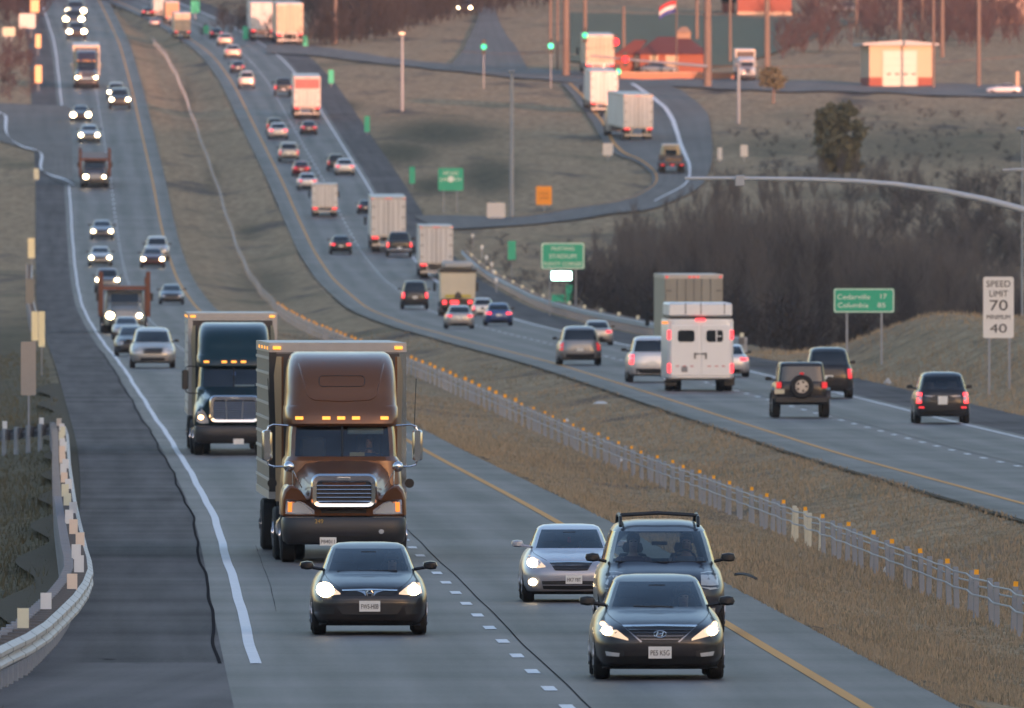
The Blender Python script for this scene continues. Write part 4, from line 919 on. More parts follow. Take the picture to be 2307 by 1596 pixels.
def car(kind,label,cat,px,py,pw,col,rear=False,lights=False,road='L',det=1,clear=False,yaw=0.,group=None,feat=None,Hs=1.,clad=0.,name=None,Ls=1.,tl=1.,scale=None,dloc=None):
    S=SPEC[kind]; W,L=S['W'],S['L']*Ls; lv=[(z*Hs,hw*W/2,yf,yf+(yr-yf)*1. if Ls==1 else (yf if yf<2 else yf*1.)+0*yr+ (yr*Ls-yf),nf,nr) for z,hw,yf,yr,nf,nr in S['lv']]
    p=hit(px,py) if dloc is None else dloc; s=PX(p.y); k=scale or pw/(s*W)
    group=group or {'L':'cars in the oncoming lanes','R':'cars in the receding lanes'}.get(road)
    root=thing(name or {'sedan':'car','suv':'suv','van':'minivan','jeep':'off_road_car','pickup':'pickup_truck'}[kind],label,cat,p,group)
    orient(root,p,road,rear,yaw,k,L)
    rings=[[(x,y-L/2,z) for x,y,z in ring(hw,yf,yr,z,nf,nr)] for z,hw,yf,yr,nf,nr in lv]
    wa,wb=S['win']; v=[q for r in rings for q in r]
    parts={'body':[], 'windshield':[], 'rear_window':[], 'left':[], 'right':[]}
    for i in range(len(rings)-1):
        for j in range(NR):
            kd=seg_kind(j) if wa<=i<wb else None; q=(i*NR+j,i*NR+(j+1)%NR,(i+1)*NR+(j+1)%NR,(i+1)*NR+j)
            tgt='body'
            if kd=='front': tgt='windshield'
            elif kd=='rear': tgt='rear_window'
            elif kd in ('left','right'): tgt=kd
            parts[tgt].append(q)
    parts['body']+= [tuple(range(NR))[::-1], tuple(range((len(rings)-1)*NR,len(rings)*NR))]
    def mk(nm,fs,ms,mi=None,sm=38):
        used=sorted({i for q in fs for i in q}); mp={i:n for n,i in enumerate(used)}; mb=MB(); mb.add([v[i] for i in used],[tuple(mp[i] for i in q) for q in fs])
        if mi: mb.m=mi
        return mb.build(nm,ms,root,smooth=sm)
    bm=paint(col); zc=[sum(v[i][2] for i in q)/len(q) for q in parts['body']]; low=lv[1][0]+.02+clad
    body=mk('body',parts['body'],[bm,PL()],[1 if z<low else 0 for z in zc],40)
    gm=glass_clear() if clear else MG()
    mk('windshield',parts['windshield'],gm); mk('rear_window',parts['rear_window'],gm)
    mk('side_window',parts['left'],gm); mk('side_window',parts['right'],gm)
    sf=Surf(body)
    full=MB(); full.add(v,[q for a in parts.values() for q in a]); tmp=full.build('tmp',bm); sf.full=Surf(tmp); bpy.data.objects.remove(tmp)
    wr={'sedan':.325,'suv':.355,'van':.335,'jeep':.40,'pickup':.39}[kind]; 
    wheels(root,W,L,wr,.225 if kind!='jeep' else .26,.93,L-1.0,det>1)
    zb=lv[wa-1][0]; mz=zb+.10; hb=lv[wa][1]
    for sx in (-1,1):                                 # door mirrors
        yb=lv[wa][2]+.42-L/2; m=MB()
        xo=sx*(W/2*1.0); c=(sx*(W/2+.06),yb,mz)
        prof=[(-.115,.0),(-.10,.055),(0,.075),(.09,.06),(.115,.0),(.09,-.055),(0,-.065),(-.09,-.05)]
        m.loft([[(c[0]+a*f,c[1]+dy,c[2]+b*f) for a,b in prof] for dy,f in ((-.09,.55),(-.06,.93),(.0,1.),(.07,.95))])
        m.tube([(sx*hb*.97,yb+.02,mz-.06),(sx*(W/2-.02),yb,mz-.03)],.028,6)
        m.build('mirror',bm if feat in ('accord','lexus') else PL(),root)
    # lower bumper intake, plate, lamps
    hi=W/2; z1=lv[2][0]; zn=lv[5][0]
    z0=lv[1][0]
    if feat is None:
        big=kind in('suv','van','pickup','jeep')
        gz0,gz1=(lv[4][0]-.10,lv[5][0]-.0) if not big else (lv[4][0]-.14,lv[5][0]+.01)
        sf.patch('grille',[(-.46,gz1),(.46,gz1)],[(-.38,gz0),(.38,gz0)],PL(),root)
        sf.rect('air_intake',-.52,.52,z0+.04,z0+.17,PL(),root)
        for sx in (-1,1):
            A=[(sx*.50,gz1+.02),(sx*.70,gz1+.05),(sx*(hi-.07),gz1+.07)]; B=[(sx*.50,gz0+.04),(sx*.70,gz0),(sx*(hi-.05),gz0+.02)]
            if sx>0: A,B=A,B
            h=sf.patch('headlight',A,B,HLG() if lights else HL(False),root)
            if lights:
                rr=(.25 if det<1 else (.12 if pw>60 else .145 if pw>52 else .17))*(1 if kind!='pickup' else 1.1); bulb(sf,h,sx*(hi-.24),(gz0+gz1)/2+.02,rr)
    # rear dressing for everything seen from behind
    if rear:
        if kind=='sedan':
            tz0,tz1=.70,.86; tx=.46
            for sx in (-1,1): sf.patch('tail_lamp',[(sx*tx,tz1),(sx*(hi-.05),tz1-.01)],[(sx*(tx+.04),tz0),(sx*(hi-.03),tz0+.03)],TLm(2.2*tl if tl else 0),root,True)
            plate(root,sf,0,.66,None,True); sf.rect('bumper_valance',-.75,.75,z0-.01,z0+.14,PL(),root,True)
        elif kind in('suv','van'):
            a=lv[3][0]; tz0,tz1=a+.06,a+.42; 
            for sx in (-1,1): sf.patch('tail_lamp',[(sx*(hi-.25),tz1),(sx*(hi-.085),tz1)],[(sx*(hi-.22),tz0),(sx*(hi-.05),tz0)],TLm(2.2*tl if tl else 0),root,True)
            plate(root,sf,0,a+.10,None,True); sf.rect('bumper_valance',-.8,.8,z0-.01,z0+.22,PL(),root,True)
        elif kind=='pickup':
            for sx in (-1,1): sf.patch('tail_lamp',[(sx*(hi-.19),1.13),(sx*(hi-.04),1.13)],[(sx*(hi-.19),.78),(sx*(hi-.03),.78)],TLm(2.2*tl if tl else 0),root,True)
            b=MB(); b.box(-.95,.95,L/2-.02,L/2+.14,.50,.66,b=.03); b.build('bumper',CH(),root); plate(root,sf,0,.72,None,True)
            for sx in (-1,1):
                m=MB(); m.box(sx*(W/2+.12)-.11,sx*(W/2+.12)+.11,2.0-L/2,2.1-L/2,1.25,1.47,b=.02); m.build('mirror',PL(),root)
    return root,sf,body
def bulb(sf,parent,x,z,r,k='on',rear=False,m=None):
    n=14; A=[(x+r*math.cos(math.pi*(1-i/(n-1))),z+r*.85*math.sin(math.pi*i/(n-1))) for i in range(n)]; B=[(a,2*z-b) for a,b in A]
    return sf.patch('bulb',A,B,m or HL(True),parent,rear,.022,n,5)
def orient(root,p,road,rear,yaw,k,L,noz=False):
    f={'L':Xl,'R':Xr}.get(road)
    if f: dx=float((f(p.y+25)-f(p.y-25))/50)
    else: dx=math.tan(yaw)
    dz=float((G(p.x+dx*12,p.y+12)-G(p.x-dx*12,p.y-12))/24) if not f else float((zr(p.y+15)-zr(p.y-15))/30)
    a=Vector((dx,1,dz)).normalized()
    if f and yaw: a=Matrix.Rotation(yaw,3,'Z')@a
    ctr=p+a*(L*k/2); 
    if rear: a=-a
    x=a.cross(Vector((0,0,1))).normalized(); z=x.cross(a)
    root.matrix_world=Matrix.Translation(ctr)@Matrix((x,a,z)).transposed().to_4x4()@Matrix.Diagonal((k,k,k,1))
def cabin(root,L,zb,W,seats,det='cream'):
    """dashboard, seats and steering wheel behind the clear windows"""
    m=MB(); m.box(-W*.38,W*.38,1.42-L/2,1.72-L/2,zb-.12,zb-.03,b=.03); m.build('dashboard',PL(),root)
    m=MB(); m.box(-W*.40,W*.40,1.3-L/2,L/2-1.0,zb-.5,zb-.42); m.build('cabin_floor',PL(),root,smooth=0)
    sm=mat('grey seat cloth',(.06,.062,.068),.9)
    for y,xs in ((2.25,(-.38,.38)),(3.15,(-.40,.40))):
        for x in xs:
            m=MB(); m.loft([[(x-.24*f,y-L/2+d0,z),(x+.24*f,y-L/2+d0,z),(x+.24*f,y-L/2+d0+.12,z),(x-.24*f,y-L/2+d0+.12,z)] for z,f,d0 in ((zb-.45,1,0),(zb-.05,1,.12),(zb+.10,.75,.16))])
            m.loft([[(x-.13*f,y-L/2+.17,z),(x+.13*f,y-L/2+.17,z),(x+.13*f,y-L/2+.26,z),(x-.13*f,y-L/2+.26,z)] for z,f in ((zb+.12,.9),(zb+.18,1.1),(zb+.27,.9))]); m.build('seat',sm,root)
    m=MB(); pts=[(.38+.185*math.cos(a),1.72-L/2+.07*math.sin(a),zb+.0+.175*math.sin(a)) for a in [6.2832*i/20 for i in range(21)]]; m.tube(pts,.016,6); m.build('steering_wheel',PL(),root)
    m=MB(); m.box(-.12,.12,1.98-L/2,2.0-L/2,zb+.24,zb+.30,b=.01); m.build('rear_view_mirror',PL(),root)
def seat_person(root,label,x,y,z,shirt,hair):
    bpy.context.view_layer.update(); M=root.matrix_world
    o=person(label,M@Vector((x,y,z)),1,shirt,hair,M.to_euler()); return o

# --- near saloon with the chevron grille (front right)
def hero_sedan_a():
    r,sf,b=car('sedan','dark grey black saloon nearest the viewer, wide trapezoid grille and both headlights on','car',1487,1533,297,(.016,.017,.022),det=2,clear=True,feat='a')
    L=4.8; f=sf.full
    g=f.patch('grille',[(-.50,.742),(-.25,.748),(0,.75),(.25,.748),(.50,.742)],[(-.26,.53),(-.16,.51),(0,.505),(.16,.51),(.26,.53)],PL(),r,nu=13)
    for k in range(4):
        z=.57+.045*k; w=.27+.055*k; f.patch('grille_bar',[(-w,z+.008),(0,z+.006),(w,z+.008)],[(-w,z-.008),(0,z-.010),(w,z-.008)],mat('dark chrome',(.10,.10,.11),.25,.8),r,off=.02,nu=11,nv=2)
    f.patch('grille_trim',[(-.53,.768),(0,.778),(.53,.768)],[(-.50,.742),(0,.752),(.50,.742)],CH(),r,off=.016,nu=13,nv=3)
    for sx in (-1,1):
        f.patch('grille_trim',[(sx*.53,.768),(sx*.27,.525)],[(sx*.50,.742),(sx*.245,.535)],mat('satin trim',(.3,.3,.32),.3,.7),r,off=.014,nu=7,nv=2)
        h=f.patch('headlight',[(sx*.44,.575),(sx*.60,.70),(sx*.76,.80),(sx*.85,.81)],[(sx*.44,.55),(sx*.60,.59),(sx*.74,.625),(sx*.84,.68)],HLD(),r,nu=11)
        bulb(f,h,sx*.735,.685,.072); bulb(f,h,sx*.78,.775,.04,m=mat('warm parking lamp',(.9,.5,.2),.3,emit=(1,.55,.25,3)))
        f.patch('fog_recess',[(sx*.50,.40),(sx*.68,.445),(sx*.80,.46)],[(sx*.50,.30),(sx*.66,.31),(sx*.80,.34)],PL(),r,nu=7)
        q=f.patch('fog_lamp',[(sx*.56,.375),(sx*.76,.40)],[(sx*.57,.325),(sx*.74,.34)],HL(False),r,off=.02,nu=6)
    f.patch('air_intake',[(-.62,.33),(0,.345),(.62,.33)],[(-.56,.23),(0,.225),(.56,.23)],PL(),r,nu=13)
    f.patch('bumper_lip',[(-.80,.215),(0,.20),(.80,.215)],[(-.80,.17),(0,.155),(.80,.17)],PL(),r,off=.03,nu=13,nv=3)
    # slanted letter emblem in an oval
    e=MB(); y=f.y(0,.635,False)-.03; e.tube([(.085*math.cos(a),y,.640+.047*math.sin(a)) for a in [6.2832*i/24 for i in range(25)]],.008,6)
    e.tube([(-.05,y,.61),(-.025,y,.672)],.010,6); e.tube([(.028,y,.608),(.05,y,.67)],.010,6); e.tube([(-.035,y,.634),(.038,y,.648)],.009,6); e.build('emblem',CH(),r)
    shut_line(f,r,[(.50,.745),(.64,.84),(.70,.90),(.72,.965)])
    plate(r,f,0,.385,'PE5 K5G',False,w=.32,h=.165)
    for s in (-1,1):
        m=MB(); m.tube([(s*.12+.1,1.36-L/2,.995),(s*.12-.22,1.40-L/2,1.012)],.012,5); m.build('wiper',PL(),r)
    cabin(r,L,1.0,1.83,2); seat_person(r,'driver of the nearest saloon behind the windscreen, in a dark top','' or .38,2.2-L/2,.50,(.05,.05,.07),(.06,.04,.03)) if False else seat_person(r,'driver in a dark top behind the windscreen of the nearest saloon',.38,2.2-L/2,.36,(.05,.05,.07),(.06,.04,.03))
hero_sedan_a()
# --- black coupe-like saloon with winged grille
def hero_sedan_b():
    r,sf,b=car('sedan','black saloon in front of the brown lorry, blazing left headlight and thin winged grille','car',833,1432,262,(.014,.014,.018),det=2,clear=True,feat='accord')
    L=4.8; f=sf.full
    f.patch('grille',[(-.43,.70),(0,.715),(.43,.70)],[(-.36,.635),(0,.625),(.36,.635)],PL(),r,nu=13)
    f.patch('grille_trim',[(-.44,.722),(0,.735),(.44,.722)],[(-.43,.70),(0,.715),(.43,.70)],CH(),r,off=.018,nu=13,nv=3)
    for sx in (-1,1):
        f.patch('grille_trim',[(sx*.22,.705),(sx*.07,.70)],[(sx*.10,.665),(sx*.06,.615)],CH(),r,off=.016,nu=5,nv=3)
        h=f.patch('headlight',[(sx*.46,.665),(sx*.58,.76),(sx*.70,.83),(sx*.80,.82)],[(sx*.46,.645),(sx*.58,.635),(sx*.72,.64),(sx*.83,.66)],HLD(),r,nu=11)
        bulb(f,h,sx*.70,.715,.135 if sx<0 else .10); bulb(f,h,sx*.70,.79,.045,m=mat('warm parking lamp',(.9,.5,.2),.3,emit=(1,.55,.25,3)))
        f.patch('side_intake',[(sx*.55,.44),(sx*.82,.45)],[(sx*.57,.33),(sx*.78,.34)],PL(),r,nu=6)
    e=MB(); y=f.y(0,.67,False)-.032
    for s in (-1,1): e.tube([(s*.030,y,.705),(s*.046,y,.67),(s*.032,y,.615)],.0095,6)
    e.tube([(-.036,y,.662),(.036,y,.662)],.009,6); e.tube([(-.062,y,.71),(-.05,y,.60),(.05,y,.60),(.062,y,.71),(-.062,y,.71)],.005,5); e.build('emblem',CH(),r)
    f.patch('air_intake',[(-.52,.46),(0,.47),(.52,.46)],[(-.40,.29),(0,.28),(.40,.29)],PL(),r,nu=13)
    f.patch('bumper_lip',[(-.80,.235),(0,.225),(.80,.235)],[(-.80,.16),(0,.15),(.80,.16)],PL(),r,off=.02,nu=13,nv=3)
    f.patch('bumper_crease',[(-.86,.555),(0,.575),(.86,.555)],[(-.86,.535),(0,.55),(.86,.535)],paint((.014,.014,.018)),r,off=.022,nu=15,nv=3)
    shut_line(f,r,[(.46,.735),(.60,.83),(.67,.90),(.70,.965)])
    plate(r,f,0,.46,'FW5-H0B',False,w=.33,h=.17)
    m=MB(); m.tube([(-.5,1.38-L/2,.99),(.45,1.37-L/2,1.0)],.012,5); m.build('wiper',PL(),r)
    cabin(r,L,1.0,1.83,2); seat_person(r,'driver behind the windscreen of the black saloon in front of the brown lorry',.38,2.2-L/2,.36,(.09,.10,.13),(.05,.035,.025))
hero_sedan_b()
def hero_lexus():
    r,sf,b=car('sedan','silver saloon with one bright headlight, partly hidden by the dark blue people carrier','car',1287,1358,221,(.42,.44,.50),det=2,clear=True,feat='lexus')
    L=4.8; f=sf.full
    f.patch('grille',[(-.40,.745),(0,.755),(.40,.745)],[(-.30,.60),(0,.59),(.30,.60)],mat('dark grille mesh',(.03,.03,.035),.4),r,nu=11)
    f.patch('grille_trim',[(-.42,.765),(0,.775),(.42,.765)],[(-.40,.745),(0,.755),(.40,.745)],CH(),r,off=.016,nu=11,nv=3)
    for k in range(4): f.rect('grille_bar',-.33,.33,.62+.03*k,.626+.03*k,mat('dark chrome',(.10,.10,.11),.25,.8),r,off=.016,nv=2)
    for sx in (-1,1):
        h=f.patch('headlight',[(sx*.48,.68),(sx*.60,.80),(sx*.74,.87),(sx*.82,.87)],[(sx*.48,.66),(sx*.60,.645),(sx*.74,.65),(sx*.83,.70)],HLD(),r,nu=11)
        bulb(f,h,sx*.72,.74,.095)
        q=f.patch('fog_lamp',[(sx*.64,.44),(sx*.80,.44)],[(sx*.64,.32),(sx*.80,.32)],HL(False),r,nu=6); bulb(f,q,sx*.72,.38,.075)
    f.patch('air_intake',[(-.55,.40),(0,.41),(.55,.40)],[(-.52,.25),(0,.24),(.52,.25)],PL(),r,nu=13)
    f.rect('intake_bar',-.54,.54,.315,.335,paint((.42,.44,.50)),r,off=.02,nv=2)
    shut_line(f,r,[(.45,.78),(.60,.86),(.68,.91),(.71,.965)])
    plate(r,f,.05,.43,'HK7 Y8T',False,w=.31,h=.16)
    cabin(r,L,1.0,1.83,2)
    m=MB(); m.box(-.03,.03,1.99-L/2,2.01-L/2,1.10,1.20); m.build('hanging_charm',mat('red card',(.5,.05,.06),.6),r)
hero_lexus()
def hero_van():
    r,sf,b=car('van','dark navy people carrier with roof rails behind the nearest saloon, two people inside','car',1492,1432,289,(.018,.022,.040),det=2,clear=True,feat='kia')
    L=5.05; f=sf.full; root=r
    f.patch('grille',[(-.45,.90),(0,.915),(.45,.90)],[(-.40,.78),(0,.77),(.40,.78)],PL(),r,nu=11); f.rect('grille_trim',-.42,.42,.835,.86,CH(),r,off=.016,nv=2)
    for sx in (-1,1):
        f.patch('headlight',[(sx*.60,.96),(sx*.74,.985),(sx*.86,.95)],[(sx*.60,.74),(sx*.74,.70),(sx*.88,.72)],mat('milky headlamp lens',(.40,.43,.44),.18,spec=.8),r,nu=9)
        f.patch('fog_lamp',[(sx*.70,.42),(sx*.82,.42)],[(sx*.70,.34),(sx*.82,.34)],HL(False),r,nu=5)
        m=MB(); xr=sx*.60; pts=[(xr,1.95-L/2,1.655),(xr,2.05-L/2,1.79),(xr,3.0-L/2,1.835),(xr,4.2-L/2,1.80),(xr,4.35-L/2,1.66)]; m.tube(pts,.028,6); m.build('roof_rail',PL(),r)
    for yb in (2.25,3.6):
        m=MB(); m.tube([(-.60,yb-L/2,1.815),(0,yb-L/2,1.85),(.60,yb-L/2,1.815)],.026,6); m.build('roof_bar',PL(),r)
    f.patch('air_intake',[(-.55,.46),(0,.47),(.55,.46)],[(-.5,.32),(0,.31),(.5,.32)],PL(),r,nu=11)
    m=MB(); m.tube([(-.7,.95-L/2,1.12),(.1,.84-L/2,1.11)],.012,5); m.tube([(0,.85-L/2,1.115),(.7,.93-L/2,1.12)],.012,5); m.build('wiper',PL(),r)
    cabin(r,L,1.12,1.97,2); seat_person(r,'driver at the wheel of the navy people carrier, in a pale shirt',.42,1.95-L/2,.66,(.22,.22,.24),(.15,.13,.12)); seat_person(r,'passenger in a dark red top beside the driver in the navy people carrier',-.40,1.95-L/2,.66,(.10,.03,.04),(.05,.03,.02))
hero_van()
# ------------------------------------------------------------------ lorries
def rrect(hw,z0,z1,r,y,n=5):
    P=[]
    for cx,cz,a0 in ((hw-r,z1-r,0),(-hw+r,z1-r,90),(-hw+r,z0+r,180),(hw-r,z0+r,270)):
        for k in range(n): a=R(a0+90*k/(n-1)); P.append((cx+r*math.cos(a),y,cz+r*math.sin(a)))
    return P
def trailer_parts(root,L,y0,ln,m,detail=1,h=4.1,zb=1.15,rear=False,lamps=True,tk=1.,doorm=None,side=None,W=2.6,toplit=True):
    o=(0,-L/2,0); w=W/2
    t=MB(); t.box(-w,w,y0,y0+ln,zb,h); tr=t.build('trailer_box',m,root,smooth=0,off=o)
    al=mat('trailer rail alloy',(.42,.41,.40),.45,.4)
    e=MB(); e.box(-w-.015,w+.015,y0-.012,y0+ln+.012,h-.17,h+.012); e.box(-w-.015,w+.015,y0-.01,y0+ln+.01,zb-.02,zb+.12); e.build('edge_rail',al,tr,smooth=0,off=o)
    if detail>1:
        c=MB()
        for k in range(9):
            z=zb+.32+k*.29; c.box(-w-.02,-w-.002,y0+.12,y0+ln-.1,z,z+.05); c.box(w+.002,w+.02,y0+.12,y0+ln-.1,z,z+.05)
        c.build('side_ribs',side or al,tr,smooth=0,off=o)
        c=MB(); c.box(-w+.13,w-.13,y0-.02,y0-.004,zb+.13,h-.2); c.build('front_panel',mat('dark nose panel',(.05,.042,.04),.5,var=.2),tr,smooth=0,off=o)
        for sx in (-1,1):
            c=MB(); c.box(sx*(w-.06)-.07,sx*(w-.06)+.07,y0-.03,y0-.021,zb+.12,h-.17); c.build('corner_post',(CH() if sx>0 else PL()) if side else al,tr,smooth=0,off=o)
        for sx in (-1,1):
            c=MB(); c.box(sx*(w-.14)-.075,sx*(w-.14)+.075,y0-.05,y0-.013,h-.115,h-.055); c.build('marker_lamp',AMB(),tr,smooth=0,off=o)
        for k in range(4):
            c=MB(); c.box(-w-.035,-w-.016,y0+1.+k*3.4,y0+1.16+k*3.4,h-.12,h-.06); c.build('marker_lamp',AMB(),tr,smooth=0,off=o)
    if rear:
        ye=y0+ln; d=MB(); d.box(-w+.06,-.012,ye+.014,ye+.04,zb+.14,h-.19); d.box(.012,w-.06,ye+.014,ye+.04,zb+.14,h-.19); d.build('rear_door',doorm or m,tr,smooth=0,off=o)
        b=MB()
        for x in (-.75,-.35,.35,.75): b.tube([(x,ye+.06,zb+.14),(x,ye+.06,h-.2)],.018,5)
        b.box(-.03,.03,ye+.042,ye+.046,zb+.14,h-.19)
        for z in (zb+.5,zb+1.4,zb+2.2): b.box(-w+.06,-w+.3,ye+.042,ye+.06,z,z+.08); b.box(w-.3,w-.06,ye+.042,ye+.06,z,z+.08)
        b.build('door_hardware',mat('dull door hardware',(.16,.16,.16),.5,.3),tr,off=o)
        g=MB(); g.box(-w+.1,w-.1,ye-.1,ye,.45,.60); g.box(-.75,-.65,ye-.1,ye,.55,zb); g.box(.65,.75,ye-.1,ye,.55,zb); g.build('underride_guard',al,root,smooth=0,off=o)
        for sx in (-1,1):
            l=MB(); l.box(sx*(w-.30)-.24,sx*(w-.30)+.24,ye+.012,ye+.05,zb-.16,zb+.0,b=.02); l.build('tail_lamp',TLm(tk*2.2),root,off=o)
        if toplit:
            for x in (-w+.1,-.18,0,.18,w-.1):
                l=MB(); l.box(x-.05,x+.05,ye+.014,ye+.04,h-.13,h-.07); l.build('marker_lamp',TLm(1.4),tr,smooth=0,off=o)
    return tr
def axle(root,L,y,r=.5,w=.3,W=2.5,dual=True):
    m=MB(); n=18; prof=[(-w/2,r*.55),(-w/2,r*.9),(-w/2+.04,r),(w/2-.04,r),(w/2,r*.9),(w/2,r*.55)]
    m.loft([[(x,q*math.sin(6.2832*k/n),q*math.cos(6.2832*k/n)) for k in range(n)] for x,q in prof]); t0=None
    xs=[W/2-w/2,W/2-w*1.6] if dual else [W/2-w/2]
    for sx in (-1,1):
        for i,x in enumerate(xs):
            if t0 is None: t0=m.build('wheel',TY(),root); o=t0
            else: o=copy_child(t0,root)
            o.location=(sx*x,y-L/2,r)
            if i==0:
                c=MB(); c.cyl((sx*(w/2-.02),0,0),(sx*(w/2+.012),0,0),r*.52,14); c.cyl((sx*(w/2),0,0),(sx*(w/2+.03),0,0),.10,10); c.build('hub',CH(),o)
def tractor(root,L,col,style,lights='amber',plate_txt=None,det=2,mark=None,clear=True,gr_w=.56,fair=3.95,chrome_mirror=True):
    o=(0,-L/2,0); pm=paint(col)
    # hood with two fender humps
    if style=='hump':
        A=[(0,1.63),(.35,1.62),(.52,1.58),(.62,1.42),(.66,1.24),(.72,1.22),(.80,1.34),(.92,1.44),(1.03,1.45),(1.12,1.36),(1.17,1.2),(1.18,.90)]
        B=[(0,1.80),(.40,1.79),(.62,1.73),(.76,1.55),(.80,1.36),(.84,1.32),(.90,1.38),(.98,1.46),(1.06,1.47),(1.14,1.38),(1.185,1.2),(1.19,.90)]
        C=[(0,1.95),(.50,1.94),(.74,1.90),(.90,1.74),(.95,1.55),(.98,1.46),(1.01,1.46),(1.05,1.47),(1.10,1.45),(1.15,1.38),(1.19,1.2),(1.19,.90)]
    else:
        A=[(0,1.72),(.45,1.71),(.72,1.68),(.84,1.58),(.92,1.42),(.97,1.38),(1.02,1.36),(1.07,1.32),(1.11,1.26),(1.15,1.18),(1.17,1.05),(1.17,.88)]
        B=[(0,1.86),(.5,1.85),(.8,1.80),(.93,1.68),(1.0,1.52),(1.03,1.48),(1.06,1.45),(1.10,1.40),(1.14,1.33),(1.17,1.22),(1.18,1.05),(1.18,.88)]
        C=[(0,2.0),(.55,1.99),(.85,1.95),(.98,1.82),(1.05,1.62),(1.07,1.57),(1.10,1.53),(1.13,1.47),(1.16,1.38),(1.18,1.25),(1.19,1.05),(1.19,.88)]
    def sec(P,y,k=1.,dz=0.,bow=.10):
        h=[(x*k,y+bow*(abs(x)/1.18)**2.2*1.6,max(.88,.88+(z-.88)*k+dz)) for x,z in P]
        return [(-x,y2,z) for x,y2,z in h[::-1]]+h[1:]
    hd=MB(); hd.loft([sec(A,.0,.965,-.03,.16),sec(A,.05,.99,-.008,.15),sec(A,.14,1,0,.12),sec([((a[0]+b[0])/2,(a[1]+b[1])/2) for a,b in zip(A,B)],.5,1,0,.06),sec(B,.95,1,0,.02),sec(C,1.75,1,0,0)])
    hood=hd.build('hood',pm,root,smooth=50,off=o); sf=Surf(hood)
    # cab
    lv=[(.85,1.13,1.45,5.3,12),(1.25,1.15,1.45,5.3,12),(1.90,1.09,1.50,5.3,10),(1.98,1.04,1.62,5.3,9),(2.16,1.03,1.71,5.3,9),(2.36,1.02,1.82,5.3,9),(2.54,1.0,1.92,5.3,9),(2.62,1.0,1.95,5.3,9)]
    rg=[ring(hw,yf,yr,z,n,14) for z,hw,yf,yr,n in lv]; v=[(x,y-L/2,z) for q in rg for x,y,z in q]; P={'cab':[],'windshield':[],'l':[],'r':[]}
    for i in range(len(lv)-1):
        for j in range(NR):
            q=(i*NR+j,i*NR+(j+1)%NR,(i+1)*NR+(j+1)%NR,(i+1)*NR+j); t='cab'
            if 3<=i<6:
                kd=seg_kind(j)
                if kd=='front': t='windshield'
                elif 17<=j<=18: t='r'
                elif 3<=j<=4: t='l'
            P[t].append(q)
    P['cab'].append(tuple(range((len(lv)-1)*NR,len(lv)*NR)))
    for nm,k,m in (('cab','cab',pm),('windshield','windshield',glass_clear() if clear else MG()),('side_window','l',MG()),('side_window','r',MG())):
        u=sorted({i for q in P[k] for i in q}); mp={i:n for n,i in enumerate(u)}; mb=MB(); mb.add([v[i] for i in u],[tuple(mp[i] for i in q) for q in P[k]]); mb.build(nm,m,root,smooth=40)
    d=MB(); d.box(-.02,.02,1.60,1.62,1.99,2.0); 
    dv=MB(); dv.tube([(0,1.61,1.98),(0,1.90,2.55)],.022,6); dv.build('windshield_divider',PL(),root,off=o)
    # visor and roof fairing
    fl=[(2.56,1.05,1.84,5.3,7),(2.60,1.075,1.80,5.3,7),(2.72,1.08,1.82,5.3,7),(2.90,1.07,1.90,5.3,7),(2.95,1.055,1.97,5.3,6),(3.2,1.05,2.06,5.3,5.5),(3.45,1.035,2.22,5.3,5.5),(3.65,1.015,2.45,5.3,5),(3.80,.98,2.75,5.3,5),(3.90,.93,3.15,5.3,5),(3.96,.85,3.8,5.3,5)]
    kf=(fair-2.6)/1.36
    mb=MB(); mb.loft([[(x,y,2.6+(z-2.6)*kf if z>2.6 else z) for x,y,z in ring(hw,yf,yr,z,n,14)] for z,hw,yf,yr,n in fl]); fo=mb.build('roof_fairing',pm,root,smooth=40,off=o); ff=Surf(fo)
    if style=='hump':
        ot=rrect(.43,3.30,3.50,.07,0); y=[ff.y(p[0],p[2],False)-.004 for p in ot]; m=MB(); m.tube([(p[0],yy,p[2]) for p,yy in zip(ot,y)]+[(ot[0][0],y[0],ot[0][2])],.010,4); m.build('roof_hatch_seam',mat('dark seam',(.05,.03,.02),.6),fo)
        pl=[(-.80,3.72),(-.72,3.4),(-.66,3.15),(-.55,3.05),(0,3.02),(.55,3.05),(.66,3.15),(.72,3.4),(.80,3.72)]; pl=resample(pl,31)
        m=MB(); m.tube([(p.x,ff.y(p.x,p.y,False)+.004,p.y) for p in pl],.02,5); m.build('fairing_crease',pm,fo)
    mk=(-.81,-.30,-.02,.26,.80) if style=='hump' else (-.80,-.28,0,.28,.80)
    for x in mk: ff.patch('marker_lamp',[(x-.075,2.735),(x+.075,2.735)],[(x-.075,2.675),(x+.075,2.675)],AMB(),root,nu=3,nv=3,off=.022)
    for sx in (-1,1):                                   # side extenders at the back of the sleeper
        m=MB(); m.loft([[(sx*1.06,4.7,z),(sx*1.10,4.7,z),(sx*(1.20+k),5.6,z),(sx*(1.16+k),5.6,z)] for z,k in ((1.1,0),(2.6,0),(3.5*fair/3.95,.03),(3.85*fair/3.95,-.02))]); m.build('side_fairing',pm,root,off=o)
    # bumper
    bl=[(.34,1.05,.0,1.3,7),(.40,1.14,-.08,1.4,7),(.58,1.17,-.12,1.4,7),(.78,1.175,-.12,1.4,7),(.85,1.15,-.08,1.4,7),(.86,1.1,.0,1.4,7)]
    mb=MB(); mb.loft([ring(hw,yf,yr,z,n,12) for z,hw,yf,yr,n in bl]); bo=mb.build('bumper',mat('bumper plastic',(.026,.027,.03),.42,var=.25,scale=3),root,smooth=45,off=o); bf=Surf(bo)
    bf.patch('bumper_grille',[(-.45,.61),(.45,.61)],[(-.42,.50),(.42,.50)],BLK(),root,nu=9,off=.01)
